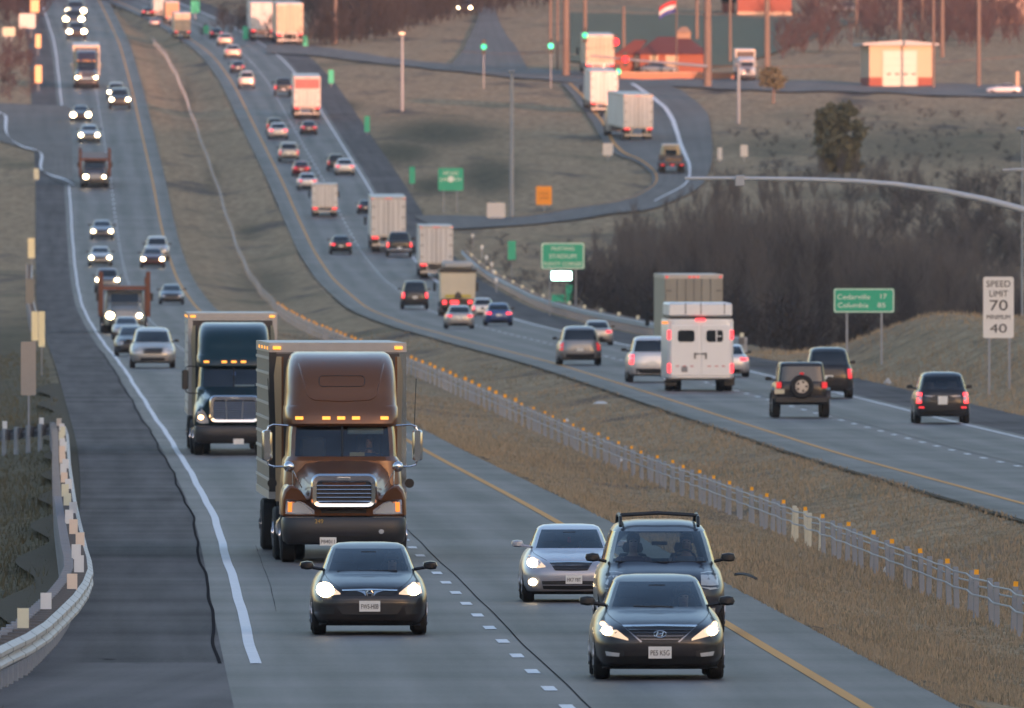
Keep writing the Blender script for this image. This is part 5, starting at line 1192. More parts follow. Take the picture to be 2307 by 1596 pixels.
    for sx in (-1,1): bulb(bf,bo,sx*.70,.585,.05,m=HL(False) if sx>0 else PL())
    if mark: text_part(mark,.11,mat('amber lettering',(.55,.33,.05),.5),bo,(-.47,bf.y(-.47,.79,False)-.006,.775))
    if plate_txt is not None: plate(root,bf,-.30 if style=='hump' else .12,.40,plate_txt or None,False,w=.31,h=.155)
    # radiator grille
    y0=-.055; z0,z1=(1.06,1.63) if style=='hump' else (.98,1.70); gw=gr_w; r=.12
    def frame(hw,a,b,rr,yy): return rrect(hw,a,b,rr,yy-L/2+.0,6)
    mb=MB(); O=frame(gw+.06,z0-.04,z1+.04,r+.04,y0+.06); Mx=frame(gw+.03,z0-.01,z1,r+.02,y0); I=frame(gw-.045,z0+.05,z1-.09,r-.04,y0+.01); K=frame(gw-.05,z0+.055,z1-.095,r-.04,y0+.09)
    mb.loft([O,Mx,I,K],caps=False); gf=mb.build('grille_frame',CH(),root,smooth=50)
    mb=MB(); q=frame(gw-.04,z0+.05,z1-.09,r-.04,y0+.085); mb.add(q,[tuple(range(len(q)))]); mb.build('radiator',BLK(),root,smooth=0)
    n=6 if style=='hump' else 9
    for k in range(n):
        z=z0+.09+(z1-z0-.20)*k/(n-1) if n>1 else z0; m=MB(); m.tube([(-gw+.05,y0+.05,z),(0,y0+.02,z),(gw-.05,y0+.05,z)],.011,6); m.build('grille_bar',CH(),gf,off=o)
    if style!='hump':
        for x in (-.24,.24):
            m=MB(); m.tube([(x*1.05,y0+.03,z1-.10),(x*.92,y0+.03,z0+.06)],.022,6); m.build('grille_bar',CH(),gf,off=o)
    m=MB(); m.prism(rr2(.13,z1-.075,z1-.03),y0-.02,y0+.0); m.build('badge',CH(),gf,smooth=0,off=o)
    if style=='hump':
        sf.patch('lower_slot',[(-.43,.995),(.43,.995)],[(-.42,.925),(.42,.925)],BLK(),root,nu=9)
    for sx in (-1,1):
        if style=='hump':
            A_=[(sx*.60,.955),(sx*.75,1.10),(sx*.93,1.16),(sx*1.07,1.16)]; B_=[(sx*.60,.93),(sx*.76,.925),(sx*.93,.925),(sx*1.08,.935)]
            sf.patch('headlight_trim',[(p[0]*(.985 if i==0 else 1.0)+(-sx*.04 if i==0 else (sx*.02 if i==3 else 0)),p[1]+.025) for i,p in enumerate(A_)],[(p[0]+(-sx*.05 if i==0 else (sx*.02 if i==3 else 0)),p[1]-.022) for i,p in enumerate(B_)],CH(),root,nu=11,off=.006)
            h=sf.patch('headlight',A_,B_,HL(False),root,nu=11,off=.02)
            sf.patch('turn_lamp',[(sx*.97,1.13),(sx*1.05,1.13)],[(sx*.975,.955),(sx*1.05,.955)],mat('amber turn lamp',(.8,.25,.03),.3,emit=(1,.25,.04,1.2)),h,nu=4,off=.035)
        else:
            h=sf.patch('headlight',[(sx*.76,1.05),(sx*.86,1.25),(sx*.98,1.38),(sx*1.07,1.34)],[(sx*.74,.93),(sx*.86,.92),(sx*1.0,.93),(sx*1.10,.98)],HL(False),root,nu=11,off=.015)
            if lights=='amber': bulb(sf,h,sx*.97,1.10,.075,m=mat('amber glow lamp',(.9,.5,.2),.3,emit=(1,.52,.2,14)) if sx<0 else HL(True))
            elif lights: bulb(sf,h,sx*.93,1.08,.16)
    # mirrors
    mm=CH() if chrome_mirror else PL()
    for sx in (-1,1):
        m=MB(); m.loft([rrect(.10*f,1.90+.02*(1-f),2.48-.02*(1-f),.06*f,1.75+dy-L/2) for dy,f in ((-.10,.55),(-.07,.9),(0,1),(.08,1))]); 
        for i,p in enumerate(m.v): m.v[i]=(p[0]+sx*1.42,p[1],p[2])
        mo=m.build('mirror',mm,root)
        a=MB(); a.tube([(sx*1.02,1.85,2.56),(sx*1.30,1.80,2.58),(sx*1.40,1.78,2.54),(sx*1.42,1.77,2.46)],.02,6); a.tube([(sx*1.42,1.77,1.92),(sx*1.38,1.75,1.82),(sx*1.28,1.72,1.79),(sx*1.04,1.70,1.79)],.02,6); a.build('mirror_arm',mm,mo,off=o)
        if style=='hump':
            m=MB(); n=16; m.loft([[(sx*1.02+q*math.cos(6.2832*k/n),.62+dy,1.80+q*math.sin(6.2832*k/n)) for k in range(n)] for dy,q in ((-.075,.02),(-.07,.05),(-.045,.085),(0,.105),(.02,.105))]); hm=m.build('hood_mirror',CH(),root,off=o)
            m=MB(); m.tube([(sx*.96,.62,1.74),(sx*.95,.60,1.44)],.012,5); m.tube([(sx*.95,.62,1.72),(sx*.78,.70,1.40)],.010,5); m.build('mirror_arm',CH(),hm,off=o)
            m=MB(); m.tube([(sx*1.36,1.9,2.5),(sx*1.40,1.95,3.45)],.008,4); m.build('antenna',PL(),root,off=o)
            m=MB(); m.tube([(sx*1.30,3.2,1.46),(sx*1.30,3.3,1.46)],.09,12); m.build('air_cleaner_cap',PL(),root,off=o)
    axle(root,L,1.0,.5,.29,2.36,False); axle(root,L,4.6,.5,.28,2.5); axle(root,L,5.9,.5,.28,2.5)
    c=MB(); c.box(-.45,.45,.6,7.2,.55,.95); c.build('chassis',BLK(),root,smooth=0,off=o)
    for sx in (-1,1):
        c=MB(); c.cyl((sx*.95,2.1,.62),(sx*.95,3.9,.62),.29,16); c.build('fuel_tank',CH(),root,off=o)
    return sf,ff,bf
def rr2(hw,z0,z1): return [(p[0],p[2]) for p in rrect(hw,z0,z1,(z1-z0)*.45,0,4)]
def lorry(label,px,py,pw,col,style,tm,road='L',yaw=0.,txt=None,mark=None,lights='amber',L=22.6,group=None,side=None,**kw):
    p=hit(px,py); k=pw/(PX(p.y)*2.36); root=thing('semi_truck',label,'lorry',p,group); orient(root,p,road,False,yaw,k,L)
    tractor(root,L,col,style,lights,txt,2,mark,**kw)
    trailer_parts(root,L,6.4,L-6.4,tm,2,side=side)
    for y in (L-2.6,L-1.3): axle(root,L,y)
    g=MB(); g.box(-.4,.4,9.2,9.35,.3,1.15); g.build('landing_gear',BLK(),root,smooth=0,off=(0,-L/2,0))
    return root
TRW=mat('white trailer panel',(.60,.60,.59),.5,var=.30,scale=1.6,streak=.10); TRS=mat('ribbed alloy trailer side',(.46,.46,.46),.5,.2,var=.1); TRB=mat('grey alloy trailer panel',(.17,.17,.175),.5,.3,var=.15)
r=lorry('brown articulated lorry with a tall domed roof, chrome grille and ribbed silver trailer',775,1268,283,(.17,.075,.035),'hump',TRB,txt='P84011',mark='249',side=TRS,yaw=.010)
L=22.6
m=MB(); m.box(.10,.78,2.02,2.05,2.40,2.52,b=.01); m.build('sun_visor',mat('green grey visor',(.30,.36,.34),.7),r,off=(0,-L/2,0))
m=MB(); m.box(-.95,.95,1.75,2.3,1.80,1.98); m.build('dashboard',PL(),r,smooth=0,off=(0,-L/2,0))
m=MB(); m.box(.14,.42,1.73,1.76,1.99,2.06); m.build('paper_note',mat('manila card',(.5,.42,.22),.8),r,smooth=0,off=(0,-L/2,0))
m=MB(); m.loft([[(-.50-a,2.5,1.9),(-.50+a,2.5,1.9),(-.50+a*.9,2.65,2.38),(-.50-a*.9,2.65,2.38)] for a in (.22,.3)]); 
m=MB(); m.box(-.78,-.30,2.5,2.65,1.6,2.34,b=.05); m.box(.28,.76,2.62,2.75,1.6,2.40,b=.05); m.build('seat',mat('grey seat cloth',(.06,.062,.068),.9),r,off=(0,-L/2,0))
m=MB(); m.tube([(.50+.23*math.cos(a),1.95-L/2+.1*math.sin(a),1.98+.15*math.sin(a)) for a in [6.2832*i/20 for i in range(21)]],.018,6); m.build('steering_wheel',PL(),r)
seat_person(r,'driver of the brown lorry in a blue shirt behind the windscreen',.52,2.45-L/2,1.52,(.07,.11,.22),(.05,.035,.03))
r=lorry('dark teal articulated lorry with a wide slatted chrome grille and pale trailer, amber lamp lit',528,1026,183,(.005,.026,.036),'wide',TRW,txt='',gr_w=.66,fair=3.85,chrome_mirror=False)
m=MB(); m.box(.02,.6,1.76,1.79,1.995,2.04); m.build('paper_note',mat('pale paper',(.5,.6,.6),.8),r,smooth=0,off=(0,-L/2,0)); m=MB(); m.box(-.03,.05,1.86,1.87,2.30,2.42); m.build('windshield_sticker',mat('blue sticker',(.1,.25,.7),.6),r,smooth=0,off=(0,-L/2,0))
lorry('far dark blue articulated lorry alone in the oncoming lanes with both headlights on',195,200,54,(.03,.035,.06),'wide',mat('rusty pale trailer',(.5,.38,.32),.5),lights=True,txt=None,gr_w=.6,fair=3.7,clear=False)
# vehicle carriers
def carrier(label,px,py,pw,cab):
    p=hit(px,py); L=22.; k=pw/(PX(p.y)*2.6); root=thing('vehicle_carrier',label,'lorry',p); orient(root,p,'L',False,0,k,L); o=(0,-L/2,0)
    pm=paint(cab); rust=mat('rust orange frame',(.14,.045,.022),.6,var=.25,scale=3)
    h=MB(); h.loft([[(x,y,z) for x,y,z in ring(hw,yf,yr,z,n,10)] for z,hw,yf,yr,n in ((.45,1.1,0,3.2,6),(.9,1.12,0,3.2,6),(1.25,1.0,.05,3.2,5),(1.45,.85,.25,3.2,5),(1.6,.8,.9,3.2,5),(1.66,.8,1.3,3.2,6))]); hb=h.build('hood',pm,root,off=o); sf=Surf(hb)
    c=MB(); c.loft([ring(hw,yf,3.4,z,8,10) for z,hw,yf in ((1.0,1.06,1.3),(1.66,1.04,1.35),(2.2,1.0,1.65),(2.33,.95,1.85))]); cb=c.build('cab',pm,root,off=o); cf=Surf(cb)
    cf.rect('windshield',-.9,.9,1.68,2.16,MG(),root,nu=11); sf.rect('grille',-.45,.45,.85,1.4,STEEL(),root,nu=7); sf.rect('bumper',-1.05,1.05,.45,.72,PL(),root,nu=11)
    for sx in (-1,1):
        l=sf.rect('headlight',sx*.78-.2,sx*.78+.2,.85,1.12,HL(False),root); bulb(sf,l,sx*.80,.98,.22 if sx<0 else .14)
        f=MB(); f.box(sx*1.28-.12,sx*1.28+.12,1.4,1.75,.9,3.35,b=.03); f.box(sx*1.28-.09,sx*1.28+.09,5.5,5.8,.9,3.35,b=.03); f.box(sx*1.28-.08,sx*1.28+.08,1.5,L-.5,2.5,2.66); f.box(sx*1.28-.08,sx*1.28+.08,4,L-.5,.9,1.15)
        for y in (10,14.5,19): f.box(sx*1.28-.08,sx*1.28+.08,y,y+.25,.9,3.0)
        f.build('side_frame',rust,root,smooth=0,off=o)
        m=MB(); m.box(sx*1.46-.09,sx*1.46+.09,1.6,1.7,1.75,2.2,b=.02); m.build('mirror',PL(),root,off=o)
    f=MB(); f.box(-1.28,1.28,1.45,4.6,2.36,2.56); f.box(-1.2,1.2,4.6,L-.5,2.40,2.52); f.box(-1.2,1.2,4,L-.5,.85,1.0); f.build('deck',rust,root,smooth=0,off=o)
    for y in (1.0,): axle(root,L,y,.48,.28,2.4,False)
    for y in (4.4,5.6,16,17.2): axle(root,L,y,.48,.28,2.5)
    return root
carrier('nearer empty vehicle carrier with tall rust orange posts behind the dark saloon',281,752,108,(.22,.24,.24))
carrier('farther vehicle carrier with two rust posts and bright headlights, alone in its lane',214,424,67,(.10,.10,.12))
# --- trailers seen from behind
PEACH=mat('cream trailer panel',(.50,.40,.30),.5,var=.3,scale=1.6,streak=.1); DOORS=mat('dull trailer doors',(.27,.26,.22),.5,var=.3,scale=1.6,streak=.1)
def rear_trailer(label,px,py,pw,m,road='R',yaw=0.,ln=14.,tk=1.,doorm=None,h=4.1,cab=(.3,.3,.32),name='semi_truck',cat='lorry',zb=1.15,toplit=True,tr=True):
    p=hit(px,py); L=ln+(4.5 if tr else 3.); k=pw/(PX(p.y)*2.6); root=thing(name,label,cat,p); orient(root,p,road,True,yaw,k,L); o=(0,-L/2,0)
    y0=L-ln; trailer_parts(root,L,y0,ln,m,1,h=h,zb=zb,rear=True,tk=tk,doorm=doorm,toplit=toplit)
    c=MB(); c.loft([ring(hw,yf,y0-.25,z,9,12) for z,hw,yf in ((.5,1.15,.1),(1.2,1.18,.0),(1.9,1.12,.2),(2.7,1.0,.7),(3.1,.9,1.2))]); c.build('cab',paint(cab),root,off=o)
    for sx in (-1,1):
        mm=MB(); mm.box(sx*1.50-.1,sx*1.50+.1,.9,1.0,1.7,2.35,b=.03); mm.tube([(sx*1.05,.95,2.2),(sx*1.45,.95,2.2)],.03,5); mm.build('mirror',PL(),root,off=o)
        f=MB(); f.box(sx*.95-.28,sx*.95+.28,L-.35,L-.33,.25,zb-.2); f.build('mud_flap',PL(),root,smooth=0,off=o)
    for y in ((L-1.2,L-2.5,1.) if ln>8 else (L-1.3,1.)): axle(root,L,y)
    return root
rear_trailer('grey trailer lorry with five red top lamps, half hidden behind the white horse trailer',1563,826,131,DOORS,ln=16)
rear_trailer('white box trailer lorry above the beige tipper, third trailer up the slope',983,628,75,TRW)
rear_trailer('white box trailer lorry behind the dark pickup, with a small red mark on the door',875,568,78,TRW)
rear_trailer('plain white box lorry alone in the left receding lane',732,488,57,TRW,ln=6.,zb=.9,h=3.3,name='box_truck',toplit=False,tr=False)
rear_trailer('lorry with red upper band and white doors below the crest',692,268,60,mat('white door panel',(.62,.58,.54),.5),doorm=mat('white door panel',(.62,.58,.54),.5))
o=[q for q in bpy.data.objects if q.get('label','').startswith('lorry with red upper')][0]
for x0,x1 in ((-1.2,1.2),): MB().box(x0,x1,18.5/2+.042,18.5/2+.05,2.95,3.88).build('red_band',mat('dusty red paint',(.42,.14,.13),.6,var=.25,scale=2),o,smooth=0)
rear_trailer('orange lit trailer at the crest with one red and amber lamp',653,103,60,PEACH,tk=1.6)
rear_trailer('pale trailer at the crest left of the orange lit one',592,92,54,TRW,yaw=.0)
rear_trailer('far peach trailer beyond the crest on the distant carriageway',411,87,36,PEACH)
rear_trailer('farthest small orange trailer near the top left of the distant carriageway',388,52,30,mat('orange trailer panel',(.55,.28,.16),.5))
rear_trailer('farthest white trailer above the far peach trailer',360,38,28,TRW)
rear_trailer('white trailer on the slip road close below the traffic signals',1361,258,61,TRW,road=None,yaw=-.04)
rear_trailer('white trailer turning in the middle of the slip road bend, its right side showing',1438,318,66,TRW,road=None,yaw=-.10,tk=.8)
t=rear_trailer('peach lit trailer waiting at the signals with glowing red lamps',1352,173,64,PEACH,road=None,yaw=-.03,tk=2.5,h=3.8)
# far semi facing us, behind the little tree
p=hit(1683,184); r=lorry('pale grey white lorry cab parked facing the road behind the small tree',1683,184,40,(.50,.54,.58),'wide',TRW,road='R',lights=None,L=14.,gr_w=.4,fair=3.2,clear=False)
# beige tipper and its like
def tipper():
    p=hit(1032,712); L=8.; k=80/(PX(p.y)*2.5); root=thing('tipper_truck','beige high sided tipper lorry with a dark top edge and red lamps below','lorry',p); orient(root,p,'R',True,0,k,L); o=(0,-L/2,0)
    bg=mat('beige steel body',(.58,.54,.42),.6,var=.12,scale=1.2)
    b=MB(); b.loft([[(-1.2,2.4,1.2),(1.2,2.4,1.2),(1.2,8,1.2),(-1.2,8,1.2)],[(-1.25,2.3,3.05),(1.25,2.3,3.05),(1.25,8.05,3.05),(-1.25,8.05,3.05)]]); b.build('tipper_body',bg,root,smooth=0,off=o)
    b=MB(); b.box(-1.3,1.3,2.2,8.1,3.05,3.3); b.build('top_edge',PL(),root,smooth=0,off=o)
    b=MB(); b.box(-1.05,1.05,3,8.04,3.3,3.85,b=.15); b.build('load_cover',mat('pale tarpaulin',(.40,.42,.42),.8),root,off=o)
    b=MB(); b.box(-.9,.9,8.06,8.09,1.28,1.5); b.build('yellow_band',mat('yellow band',(.5,.42,.08),.6),root,smooth=0,off=o)
    b=MB(); b.prism([(-.28,1.25),(.28,1.25),(.2,1.55),(0,1.72),(-.2,1.55)],8.07,8.1); b.build('rear_hatch',PL(),root,smooth=0,off=o)
    b=MB(); b.box(-1.2,1.2,7.7,7.9,.6,1.18); b.build('rear_beam',PL(),root,smooth=0,off=o)
    for x,w in ((-.85,.3),(.25,.62),(.95,.3)):
        b=MB(); b.box(x-w/2,x+w/2,7.9,7.95,.82,1.08,b=.02); b.build('tail_lamp',TLm(2.8),root,off=o)
    c=MB(); c.loft([ring(hw,yf,2.2,z,8,10) for z,hw,yf in ((.6,1.15,.0),(1.5,1.15,.0),(2.6,1.05,.5),(2.9,.9,.8))]); c.build('cab',paint((.5,.48,.4)),root,off=o)
    for sx in (-1,1):
        m=MB(); m.box(sx*1.5-.1,sx*1.5+.1,.6,.7,1.7,2.3); m.build('mirror',PL(),root,smooth=0,off=o)
    for y in (1.,5.6,6.9): axle(root,L,y)
tipper()
def flatbed():
    p=hit(1515,394); L=8.; k=56/(PX(p.y)*2.4); root=thing('flatbed_truck','dark flatbed lorry with a pale cab roof at the foot of the slip road bend','lorry',p); orient(root,p,None,True,-.02,k,L); o=(0,-L/2,0)
    c=MB(); c.loft([ring(hw,yf,2.8,z,8,10) for z,hw,yf in ((.7,1.0,.0),(1.4,1.0,.0),(2.3,.9,.5),(2.6,.8,.8))]); cb=c.build('cab',paint((.30,.27,.20)),root,off=o); cf=Surf(cb); cf.rect('rear_window',-.55,.55,1.75,2.25,MG(),root,True)
    b=MB(); b.box(-.85,.85,1.0,2.7,2.6,2.78,b=.05); b.build('roof_deflector',mat('pale roof',(.52,.52,.5),.5),root,off=o)
    b=MB(); b.box(-1.2,1.2,2.9,8,1.0,1.2); b.box(-1.2,1.2,2.9,3.0,1.2,1.75); b.build('flat_bed',mat('bed steel',(.07,.07,.075),.7),root,smooth=0,off=o)
    b=MB(); b.box(-.9,.6,4,6.5,1.2,1.55); b.build('load',mat('rusty load',(.2,.13,.08),.8),root,smooth=0,off=o)
    for x in (-.9,0,.95):
        b=MB(); b.box(x-.16,x+.16,8,8.04,.88,.99); b.build('tail_lamp',TLm(1.2),root,smooth=0,off=o)
    for y in (1.2,6.4): axle(root,L,y)
flatbed()
def horse_trailer():
    p=hit(1578,882); L=7.; k=153/(PX(p.y)*2.2); root=thing('horse_trailer','white horse trailer with two rear windows, red lamps and a red striped band','trailer',p); orient(root,p,'R',True,0,k,L); o=(0,-L/2,0)
    wh=mat('white aluminium',(.80,.81,.81),.35,.1,var=.05,scale=1.)
    b=MB(); b.loft([[(x,y,z) for x,y,z in ring(hw,0,L,z,14,16)] for z,hw in ((.42,1.06),(.46,1.09),(2.25,1.09),(2.3,1.07))]); bo=b.build('body',wh,root,off=o)
    b=MB(); b.box(-1.03,1.03,.6,L-.06,2.42,2.86,b=.05); b.box(-1.05,1.05,.5,L-.02,2.28,2.34); b.build('roof_pod',wh,root,off=o)
    b=MB(); b.box(-1.0,1.0,1,L-.10,2.34,2.42); b.build('roof_gap',PL(),root,smooth=0,off=o)
    b=MB()
    for x in (-.78,-.02,.48): b.box(x-.012,x+.012,L-.062,L-.05,2.5,2.86)
    b.build('roof_seam',PL(),root,smooth=0,off=o)
    for sx in (-1,1):
        b=MB(); b.box(sx*.5-.46,sx*.5+.46,L+.004,L+.03,.50,2.14,b=.012); dr=b.build('rear_door',wh,root,smooth=0,off=o)
        b=MB(); b.prism(rr3(sx*.52-.06*sx,.27,1.60,1.98,.08),L+.03,L+.045); wn=b.build('window',MG(),dr,smooth=0,off=o)
        if sx<0:      # the right one of the picture carries bars
            b=MB(); b.box(-.54,-.50,L+.045,L+.055,1.60,1.98); b.box(-.68,-.54,L+.045,L+.055,1.77,1.80); b.build('window_bar',wh,wn,smooth=0,off=o)
        b=MB(); b.box(sx*.18-.02,sx*.18+.02,L+.035,L+.07,1.05,1.25); b.box(sx*.18-.0 if sx<0 else sx*.18-.16,sx*.18+.16 if sx<0 else sx*.18,L+.035,L+.06,1.2,1.23); b.build('door_handle',PL(),dr,smooth=0,off=o)
        for z0,z1 in ((1.68,1.98),(.60,.90)):
            b=MB(); b.box(sx*1.02-.055,sx*1.02+.055,L+.0,L+.04,z0,z1,b=.02); b.build('tail_lamp',TLm(3.0),root,off=o)
        for q in (.28,.52,.75):
            b=MB(); b.box(sx*q-.05,sx*q+.05,L+.032,L+.036,.80,.83); b.build('red_stripe',mat('red tape',(.5,.05,.05),.5),dr,smooth=0,off=o)
        b=MB(); b.box(sx*.95-.17,sx*.95+.17,L-.4,L-.37,.18,.45); b.build('mud_flap',PL(),root,smooth=0,off=o)
    b=MB(); b.box(-.16,.16,L+.0,L+.05,2.28,2.36,b=.02); b.build('brake_lamp',TLm(4.),root,off=o)
    b=MB(); b.box(1.05,1.25,L-.05,L,2.18,2.26); b.build('turn_lamp',mat('amber turn lamp',(.8,.25,.03),.3,emit=(1,.30,.05,4)),root,smooth=0,off=o)
    b=MB(); b.box(.42,.62,L+.03,L+.04,.62,.80); b.build('licence_plate',mat('dull plate',(.25,.25,.26),.6),root,smooth=0,off=o)
    b=MB(); b.box(-1.04,1.04,L-.14,L+.02,.36,.43); b.build('bumper',PL(),root,smooth=0,off=o)
    for y in (L-1.6,L-2.5): axle(root,L,y,.36,.24,2.16,True)
def rr3(xc,hw,z0,z1,r): return [(xc+p[0],p[2]) for p in rrect(hw,z0,z1,r,0,4)]
horse_trailer()
# ------------------------------------------------------------------ the ordinary traffic
BLACK=(.014,.015,.018); SILV=(.36,.38,.40); WHITE=(.62,.63,.62); GREYC=(.16,.17,.19)
def jeep():
    r,sf,b=car('jeep','black off road car with a spare wheel and silver rim on its back door','car',1806,942,131,BLACK,rear=True,road='R',det=2,feat='j',Hs=1.0); f=sf.full; L=4.3
    m=MB(); m.loft([[(q*math.cos(6.2832*k/22),L/2+dy,1.02+q*math.sin(6.2832*k/22)) for k in range(22)] for dy,q in ((.02,.36),(.08,.385),(.20,.385),(.25,.35),(.25,.22),(.2,.2))]); sp=m.build('spare_wheel',TY(),r)
    m=MB(); m.loft([[(q*math.cos(6.2832*k/20),L/2+dy,1.02+q*math.sin(6.2832*k/20)) for k in range(20)] for dy,q in ((.20,.21),(.235,.215),(.235,.185),(.21,.18))],caps=False)
    for k in range(5):
        a=6.2832*k/5+.3; M=Matrix.Translation((0,L/2+.235,1.02))@Matrix.Rotation(a,4,'Y'); m.box(-.055,.055,-.03,.01,.02,.20,M=M)
    m.cyl((0,L/2+.2,1.02),(0,L/2+.26,1.02),.07,12); m.build('rim',RIM(),sp)
    m=MB(); m.box(-.07,.07,L/2+.1,L/2+.16,1.40,1.47,b=.015); m.build('brake_lamp',TLm(.4),r)
    for sx in (-1,1):
        m=MB(); m.box(sx*.74-.085,sx*.74+.085,L/2-.05,L/2+.05,.96,1.16,b=.015); m.build('tail_lamp',TLm(.7),r)
        m=MB(); m.loft([[(sx*.80,y,z1),(sx*.95,y,z1),(sx*.95,y,z1-.1),(sx*.80,y,z1-.1)] for y,z1 in ((L/2-.08,.72),(L/2-.2,.90),(L/2-.8,.98),(L/2-1.4,.92),(L/2-1.55,.72))]); m.build('wheel_arch',PL(),r)
    m=MB(); m.box(-.86,.86,L/2-.02,L/2+.12,.48,.70,b=.03); m.build('bumper',PL(),r)
    m=MB(); m.box(.56,.88,L/2+.05,L/2+.07,.78,.93); m.build('licence_plate',mat('cream plate',(.6,.55,.4),.5),r,smooth=0)
    f.patch('spare_bracket',[(-.2,1.1),(.2,1.1)],[(-.2,.9),(.2,.9)],PL(),r,True)
jeep()
def forester():
    r,sf,b=car('suv','dark blue black estate car alone at the right edge, both red tail lamps lit','car',2124,955,126,(.016,.018,.024),rear=True,road='R',det=2,tl=1.6,feat='f',clear=True); f=sf.full; L=4.6
    cabin(r,L,1.12,1.87,2)
    for sx in (-1,1):
        f.patch('reverse_lamp',[(sx*.70,.92),(sx*.80,.92)],[(sx*.71,.76),(sx*.80,.76)],HL(False),r,True)
        f.patch('fog_lamp',[(sx*.62,.57),(sx*.80,.57)],[(sx*.62,.52),(sx*.80,.52)],TLm(1.6),r,True)
        f.patch('badge_strip',[(sx*.26,.93),(sx*.62,.95)],[(sx*.30,.89),(sx*.60,.92)],mat('satin trim',(.3,.3,.32),.3,.7),r,True,nv=2)
    f.patch('tailgate_recess',[(-.45,.92),(.45,.92)],[(-.36,.76),(.36,.76)],PL(),r,True); plate(r,f,0,.84,None,True,w=.32,h=.17)
forester()
